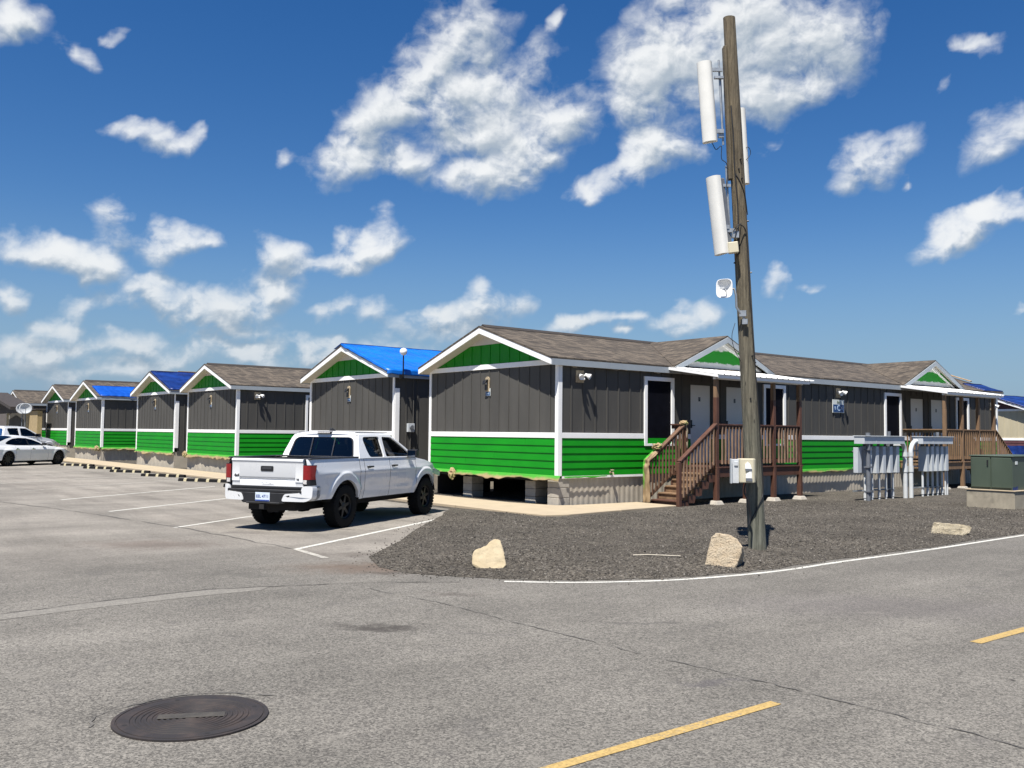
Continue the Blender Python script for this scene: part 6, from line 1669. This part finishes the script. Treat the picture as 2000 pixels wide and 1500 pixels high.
    # tail lamps
    for s_ in (-1, 1):
        def tl(z0, z1, ex):
            mb = MB(); ys = [0.775, 0.84, 0.895, 0.925, 0.938]; n = 8
            def top(z): return 0
            vs = []
            for j in range(n + 1):
                z = z0 + (z1 - z0) * j / n
                k = 1 - 0.0
                prof = [(-1.168, 0.772), (-1.172, 0.84), (-1.160, 0.890), (-1.125, 0.918), (-1.03 + 0.05 * abs(z - 1.0) / 0.2, 0.938)]
                vs += [(a - ex, s_ * (b_ + ex * 0.8), z) for a, b_ in prof]
            mb.add(vs, [(j * 5 + i, j * 5 + i + 1, (j + 1) * 5 + i + 1, (j + 1) * 5 + i) for j in range(n) for i in range(4)])
            # closing top and bottom
            mb.add([vs[i] for i in range(5)] + [(-1.05, s_ * 0.8, z0)], [(0, 1, 2, 3, 4, 5)]); mb.add([vs[n * 5 + i] for i in range(5)] + [(-1.05, s_ * 0.8, z1)], [(0, 1, 2, 3, 4, 5)])
            return mb
        t = tl(0.83, 1.185, 0.0).build('tail_lamp', M['black_plastic'], root, smooth=50)
        tl(0.93, 1.178, 0.004).build('red_lens', M['red_lens'], t, smooth=50)
        mb = MB(); y0, y1 = sorted((s_ * 0.785, s_ * 0.86)); mb.box(-1.183, -1.17, y0, y1, 0.852, 0.922); mb.build('clear_lens', M['clear_lens'], t, bevel=0.004)
    # bumper
    for s_ in (-1, 1):
        mb = MB(); po = [(0.40, 0.545), (0.86, 0.545), (0.935, 0.60), (0.945, 0.815), (0.80, 0.82), (0.775, 0.70), (0.46, 0.675)]
        n = 6; vs = []
        po = rounded(po, 0.04, 2); m_ = len(po)
        for k in range(n + 1):
            x = -1.275 + 0.30 * k / n
            for y, z in po:
                push = 0.16 * max(0, (y - 0.62) / 0.32) ** 2
                vs.append((max(x, x + push) if k < n else x, s_ * y, z))
        mb.add(vs, [(k * m_ + i, k * m_ + (i + 1) % m_, (k + 1) * m_ + (i + 1) % m_, (k + 1) * m_ + i) for k in range(n) for i in range(m_)] + [tuple(range(m_))])
        mb.build('bumper_end', P, root, smooth=40)
    mb = MB(); mb.box(-1.245, -1.05, -0.79, 0.79, 0.69, 0.745); mb.box(-1.15, -1.05, -0.80, 0.80, 0.745, 0.80)
    mb.prism([(-0.60, 0.69), (-0.44, 0.50), (0.44, 0.50), (0.60, 0.69)], -1.262, -1.1, 'x'); mb.box(-1.275, -1.15, -0.36, 0.36, 0.49, 0.525)
    bu = mb.build('bumper_step', M['black_plastic'], root, bevel=0.012)
    mb = MB(); mb.box(-1.272, -1.2635, -0.155, 0.155, 0.535, 0.69); pl = mb.build('licence_plate', M['plate'], root, bevel=0.003)
    mb = MB(); mb.box(-1.2745, -1.2722, -0.15, 0.15, 0.538, 0.562); mb.build('plate_band', M['plate_blue'], pl)
    text_mesh('EEL 4711', 0.072, M['plate_blue'], pl, (-1.2735, 0, 0.62), (R(90), 0, R(-90)), 'plate_number', 0.001, bold=0.001)
    mb = MB(); mb.box(-1.29, -1.2, -0.05, 0.05, 0.40, 0.48); mb.build('hitch', M['dark'], root)
    # cab: pillars with openings, glass, roof
    ROOFH = 1.715
    def gy(z): return 0.868 - (z - 1.26) * 0.33 - 0.06 * max(0, (z - 1.5)) ** 2 * 4
    outer = [(0.515, 1.262), (0.56, 1.40), (0.66, 1.64), (0.72, ROOFH), (1.3, ROOFH + 0.012), (1.92, ROOFH - 0.002), (2.16, 1.60), (2.46, 1.44), (2.80, 1.25), (2.2, 1.252), (1.4, 1.258)]
    w1 = rounded([(0.92, 1.278), (1.47, 1.275), (1.45, 1.68), (0.86, 1.672), (0.80, 1.62), (0.85, 1.40)], 0.05)
    w2 = rounded([(1.545, 1.28), (2.62, 1.268), (2.42, 1.41), (2.15, 1.562), (1.94, 1.665), (1.56, 1.676)], 0.05)
    for s_ in (-1, 1):
        mb = MB(); mb.poly(outer, (w1, w2), lambda x, z: (x, s_ * gy(z), z)); pi = mb.build('cab_pillars', P, root)
        so_ = pi.modifiers.new('thickness', 'SOLIDIFY'); so_.thickness = 0.03; so_.offset = 1 if s_ > 0 else 1
        for wv, nm_ in ((w1, 'rear_side_window'), (w2, 'front_side_window')):
            mb = MB(); mb.poly(wv, (inset(wv, 0.022),), lambda x, z: (x, s_ * (gy(z) + 0.003), z)); fr_ = mb.build(nm_, M['black_plastic'], root)
            mb = MB(); mb.poly(inset(wv, 0.015), (), lambda x, z: (x, s_ * (gy(z) - 0.008), z)); mb.build('glass', M['tint_glass'] if 'rear' in nm_ else M['clear_glass'], fr_)
        mb = MB(); mb.box(1.46, 1.55, *sorted((s_ * (gy(1.45) - 0.02), s_ * (gy(1.45) + 0.001))), 1.28, 1.28); mb.v.clear(); mb.f.clear()
        mb.beam((0.9, s_ * (gy(1.262) + 0.008), 1.268), (2.62, s_ * (gy(1.262) + 0.008), 1.262), 0.012, 0.016); mb.build('belt_moulding', M['black_plastic'], root)
    mb = MB()
    def roof(a, v):
        an = (a - 0.5) * math.pi; y = math.sin(an) * 0.725; x0, x1 = 0.66, 1.99
        x = x0 + (x1 - x0) * v
        ed = math.cos(an)
        zc = 0.078 * ed ** 0.75
        dip = 0.05 * max(0, (0.12 - v) / 0.12) ** 2 + 0.035 * max(0, (v - 0.85) / 0.15) ** 2
        ribs = 0.006 * math.exp(-((abs(y) - 0.36) / 0.03) ** 2) * sstep(0.1, 0.2, v)
        return (x + 0.05 * (1 - ed) * (1 if v < 0.5 else -1) * (1 if v in (0, 1) else 0.3), y, ROOFH + zc - dip * min(1, zc * 14) + ribs)
    mb.grid(roof, 28, 26); mb.build('roof', P, root, smooth=60)
    for s_ in (-1, 1):
        mb = MB(); mb.beam((0.74, s_ * 0.655, 1.766), (1.95, s_ * 0.655, 1.768), 0.018, 0.012); mb.build('roof_moulding', M['black_plastic'], root)
    # rear window wall
    def rw(y, z): return (0.515 + (z - 1.262) * 0.36, y, z)
    ow = [(-0.865, 1.262), (0.865, 1.262), (0.715, 1.715), (0.5, 1.755), (0, 1.785), (-0.5, 1.755), (-0.715, 1.715)]
    gw = rounded([(-0.755, 1.29), (0.755, 1.29), (0.675, 1.625), (0.59, 1.675), (-0.59, 1.675), (-0.675, 1.625)], 0.05)
    mb = MB(); mb.poly(ow, (gw,), rw); mb.build('cab_back', P, root)
    mb = MB(); g2 = inset(gw, 0.03); mb.poly(gw, (g2,), lambda y, z: (rw(y, z)[0] - 0.004, y, z)); f_ = mb.build('rear_window', M['black_plastic'], root)
    mb = MB(); mb.poly(inset(gw, 0.02), (), lambda y, z: (rw(y, z)[0] + 0.004, y, z)); mb.build('glass', M['tint_glass'], f_)
    mb = MB()
    for y in (-0.255, 0.255): mb.beam(Vector(rw(y, 1.31)) + Vector((-0.006, 0, 0)), Vector(rw(y, 1.665)) + Vector((-0.006, 0, 0)), 0.022, 0.012, (1, 0, 0))
    mb.build('window_divider', M['badge'], f_)
    mb = MB(); mb.box(0.63, 0.72, -0.16, 0.16, 1.742, 1.785); bl = mb.build('brake_lamp', M['black_plastic'], root, bevel=0.01)
    mb = MB(); mb.box(0.622, 0.63, -0.14, 0.14, 1.75, 1.776); mb.build('lens', M['clear_lens'], bl)
    mb = MB(); mb.prism([(0.86, 1.785), (1.03, 1.785), (1.0, 1.82), (0.90, 1.855), (0.875, 1.85)], -0.03, 0.03, 'y'); mb.build('antenna_fin', M['black_plastic'], root, bevel=0.01)
    # windscreen, bonnet, nose
    mb = MB(); wv = [(-0.70, 0), (0.70, 0), (0.80, 1), (-0.80, 1)]
    mb.grid(lambda a, v: (1.98 + 0.84 * v + 0.05 * (1 - (2 * a - 1) ** 2) * (0.3 + v), (2 * a - 1) * (0.66 + 0.14 * v), 1.725 + 0.03 * (1 - (2 * a - 1) ** 2) * (1 - v) - 0.465 * v), 12, 8)
    mb.build('windscreen', M['clear_glass'], root, smooth=60)
    mb = MB()
    def hood(a, v):
        y = (2 * a - 1); x = 2.74 + (3.95 - 2.74) * v
        e = hw(x, top_fender(min(x, 3.94))) if x > 2.77 else 0.885
        nose = 0.20 * (1 - abs(y) ** 2.5) * v ** 3
        z = top_fender(x) + 0.065 * (1 - abs(y) ** 3) * (1 - 0.35 * v) + 0.012 * math.exp(-((abs(y) - 0.55) / 0.1) ** 2)
        return (x + nose, y * e, z)
    mb.grid(hood, 30, 24); mb.build('bonnet', P, root, smooth=50)
    mb = MB()
    def nosef(a, v):
        y = 2 * a - 1; x = 3.95 + 0.20 * (1 - abs(y) ** 2.5); z = 0.95 * v + 0.5 * (1 - v) + (0.065 * (1 - abs(y) ** 3) * 0.65 - 0.03) * v
        return (x + 0.03 * math.sin(math.pi * v), y * (hw(3.94, z)), z)
    mb.grid(nosef, 24, 10); mb.build('front_bumper', P, root, smooth=50)
    mb = MB(); mb.box(4.10, 4.20, -0.5, 0.5, 0.66, 0.92); mb.build('grille', M['black_plastic'], root, bevel=0.02)
    for s_ in (-1, 1):
        mb = MB(); mb.prism(rounded([(3.66, 0.88), (3.98, 0.80), (4.0, 0.92), (3.7, 1.0)], 0.03), *sorted((s_ * 0.70, s_ * 0.885)), 'y'); mb.build('headlamp', M['clear_lens'], root)
        # mirror
        mb = MB(); y0, y1 = sorted((s_ * 0.90, s_ * 1.12)); mb.box(2.40, 2.52, y0, y1, 1.255, 1.42); mb.beam((2.46, s_ * 0.84, 1.28), (2.46, s_ * 0.95, 1.30), 0.06, 0.04); mr = mb.build('wing_mirror', M['black_plastic'], root, bevel=0.03, seg=2)
        mb = MB(); y0, y1 = sorted((s_ * 0.925, s_ * 1.095)); mb.box(2.392, 2.398, y0, y1, 1.275, 1.40); mb.build('mirror_glass', M['mirror_glass'], mr)
    # interior
    mb = MB(); mb.box(0.62, 2.7, -0.80, 0.80, 0.6, 0.95); mb.box(0.60, 0.78, -0.70, 0.70, 0.9, 1.42); mb.box(2.45, 2.75, -0.8, 0.8, 0.9, 1.22)
    for y in (-0.38, 0.38):
        mb.box(1.45, 1.60, y - 0.24, y + 0.24, 0.9, 1.42); mb.box(1.47, 1.57, y - 0.13, y + 0.13, 1.44, 1.60); mb.box(0.66, 0.74, y - 0.12, y + 0.12, 1.42, 1.54)
    mb.build('seats', M['dark'], root, bevel=0.03)
    for x in (0.0, WB):
        for s_ in (-1, 1): wheel(root, x, s_ * 0.805, 0.395, 0.25, 0.22, s_)
    return root
HD = R(90 - 22.0)
truck = pickup('white crew-cab pickup with black wheels parked nearest, tailgate towards the road', 'white pickups')
truck.location = (-3.93, 17.76, 0.0); truck.rotation_euler = (0, 0, HD)

SEDAN_DIR = SITE_ROT + math.atan2(1.86, 2.73)
def saloon():
    root = thing('saloon_car', 'white saloon car with black wheels and tinted windows at the left edge', 'car', (0, 0, 0), SEDAN_DIR)
    P = M['car_white']; WB = 3.12; AR = 0.385; WZ = 0.345
    tabw = [(0.20, .84), (0.35, .895), (0.55, .925), (0.70, .93), (0.80, .92), (0.88, .885), (0.95, .84), (1.02, .80)]
    def hw(x, z):
        y = interp(z, tabw)
        for c in (0.0, WB):
            f = 1 - sstep(0.38, 0.56, math.hypot(x - c, z - WZ)); y += 0.03 * f
        y += 0.012 * math.exp(-((z - 0.76) / 0.035) ** 2)
        if x < -0.6: y -= 0.16 * ((-0.6 - x) / 0.5) ** 2
        if x > WB + 0.25: y -= 0.28 * ((x - WB - 0.25) / 0.62) ** 2
        return y
    def top(x): return interp(x, [(-1.1, 0.95), (-0.7, 1.0), (-0.1, 0.985), (0.5, 0.955), (1.5, 0.94), (2.3, 0.93), (2.7, 0.90), (3.2, 0.845), (3.6, 0.75), (3.99, 0.60)])
    bot = lambda x: 0.24 if -0.3 < x < 3.4 else 0.28
    for s_ in (-1, 1):
        for nm_, x0, x1 in (('rear_quarter', -1.1, 0.42), ('rear_door', 0.428, 1.31), ('front_door', 1.318, 2.42), ('front_fender', 2.428, 3.99)):
            mb = MB(); body_panel(mb, s_, x0, x1, bot, top, hw, (0.0, WB), AR, WZ); o = mb.build(nm_, P, root, smooth=45)
            if 'door' in nm_:
                xh = 0.50 if 'rear' in nm_ else 1.46
                mb = MB(); yb = s_ * hw(xh, 0.79); mb.box(xh - 0.10, xh + 0.10, *sorted((yb, yb + s_ * 0.03)), 0.785, 0.812); mb.lathe([(0.07, 0.0), (0.001, 0.012)], 14, Matrix.Translation((xh, yb, 0.785)) @ Matrix.Rotation(R(-90) * s_, 4, 'X')); mb.build('handle', M['chrome'], o)
    def gy(z): return 0.80 - (z - 0.95) * 0.42 - 0.25 * max(0, z - 1.15) ** 2
    outer = [(-0.85, 0.965), (-0.45, 1.12), (0.0, 1.27), (0.45, 1.37), (0.9, 1.405), (1.3, 1.38), (1.7, 1.285), (2.1, 1.12), (2.5, 0.93), (1.5, 0.93), (0.4, 0.945)]
    win = rounded([(0.0, 1.02), (0.5, 0.975), (1.3, 0.965), (2.22, 0.965), (1.98, 1.10), (1.6, 1.235), (1.2, 1.31), (0.8, 1.325), (0.4, 1.285), (0.1, 1.18), (-0.08, 1.07)], 0.05)
    for s_ in (-1, 1):
        mb = MB(); mb.poly(outer, (win,), lambda x, z: (x, s_ * gy(z), z)); mb.build('cab_pillars', P, root)
        mb = MB(); mb.poly(win, (), lambda x, z: (x, s_ * (gy(z) - 0.006), z)); g_ = mb.build('side_windows', M['tint_glass'], root)
        mb = MB(); mb.beam((1.30, s_ * (gy(0.97) - 0.002), 0.97), (1.22, s_ * (gy(1.31) - 0.002), 1.31), 0.06, 0.01, (0, 1, 0)); mb.build('door_pillar', M['black_plastic'], g_)
        mb = MB(); y0, y1 = sorted((s_ * 0.87, s_ * 1.04)); mb.box(2.02, 2.16, y0, y1, 0.97, 1.08); mb.beam((2.1, s_ * 0.78, 0.96), (2.1, s_ * 0.9, 1.0), 0.05, 0.03); mb.build('wing_mirror', P if s_ > 0 else M['black_plastic'], root, bevel=0.03, seg=2)
    def rz(x): return interp(x, [(-0.85, 0.965), (-0.45, 1.125), (0.0, 1.285), (0.45, 1.39), (0.9, 1.43), (1.3, 1.40), (1.7, 1.30), (2.1, 1.13), (2.5, 0.93)])
    def strip(x0, x1, m_, nm_):
        mb = MB()
        def f(a, v):
            y = 2 * a - 1; x = x0 + (x1 - x0) * v; z = rz(x); zs = interp(x, [(p[0], p[1]) for p in outer[:9]])
            return (x, y * gy(zs), zs + 0.055 * (1 - abs(y) ** 2.2))
        mb.grid(f, 20, 14); return mb.build(nm_, m_, root, smooth=60)
    strip(0.45, 1.55, P, 'roof'); strip(1.55, 2.5, M['clear_glass'], 'windscreen'); strip(-0.85, 0.45, M['tint_glass'], 'rear_window')
    mb = MB()
    def hood(a, v):
        y = 2 * a - 1; x = 2.36 + (3.99 - 2.36) * v; nose = 0.14 * (1 - abs(y) ** 2.2) * v ** 2
        return (x + nose, y * hw(x, top(x)), top(x) + 0.05 * (1 - abs(y) ** 2.5) + 0.02 * math.exp(-((abs(y) - 0.62) / 0.15) ** 2) * (1 - v))
    mb.grid(hood, 26, 22); mb.build('bonnet', P, root, smooth=60)
    mb = MB(); mb.grid(lambda a, v: (-1.1 + 0.3 * v, (2 * a - 1) * hw(-1.1 + 0.3 * v, top(-1.1 + 0.3 * v)), top(-1.1 + 0.3 * v) + 0.03 * (1 - (2 * a - 1) ** 2)), 16, 6); mb.build('boot_lid', P, root, smooth=60)
    mb = MB(); mb.grid(lambda a, v: (3.99 + 0.14 * (1 - abs(2 * a - 1) ** 2.2) * (0.5 + 0.5 * v), (2 * a - 1) * hw(3.985, 0.28 + 0.32 * v), 0.28 + 0.32 * v + 0.05 * v * (1 - abs(2 * a - 1) ** 2.5)), 20, 8); mb.build('front_bumper', P, root, smooth=60)
    mb = MB(); mb.grid(lambda a, v: (-1.1 - 0.1 * (1 - abs(2 * a - 1) ** 2.2), (2 * a - 1) * hw(-1.1, 0.28 + 0.67 * v), 0.28 + 0.67 * v), 20, 8); mb.build('rear_bumper', P, root, smooth=60)
    mb = MB(); mb.box(-0.9, 3.8, -0.55, 0.55, 0.2, 0.6); mb.box(0.45, 2.7, -0.82, 0.82, 0.23, 0.5); mb.box(0.3, 0.5, -0.6, 0.6, 0.5, 1.1); mb.box(1.2, 1.36, -0.6, 0.6, 0.5, 1.08); mb.build('underbody', M['dark'], root)
    for c in (0.0, WB):
        for s_ in (-1, 1): mb = MB(); arch_liner(mb, c, AR + 0.012, WZ, s_ * 0.58, s_ * 0.90, 0.36); mb.build('wheel_well', M['dark'], root)
    for s_ in (-1, 1):
        mb = MB(); mb.prism(rounded([(3.62, 0.60), (3.88, 0.56), (3.92, 0.62), (3.6, 0.70)], 0.03), *sorted((s_ * 0.6, s_ * (hw(3.7, 0.62) + 0.006))), 'y'); mb.build('headlamp', M['clear_lens'], root)
        for x in (0.0, WB): wheel(root, x, s_ * 0.80, 0.345, 0.25, 0.255, s_, 10, 'dark_metal', False)
    return root
sd_ = saloon()
ld = Vector((-math.sin(SEDAN_DIR), math.cos(SEDAN_DIR), 0)); fd = Vector((math.cos(SEDAN_DIR), math.sin(SEDAN_DIR), 0))
pf = site(-3.22, 33.76) + ld * 0.90
sd_.location = pf - fd * 3.12
bt = copy_tree(truck, None, ('licence_plate',)); relabel(bt, 'white pickup half hidden behind the white saloon at the left edge')
bt.rotation_euler = (0, 0, SEDAN_DIR); bt.scale = (1.10, 1.06, 1.06)
bt.location = sd_.location + W * 4.06 + fd * 0.1
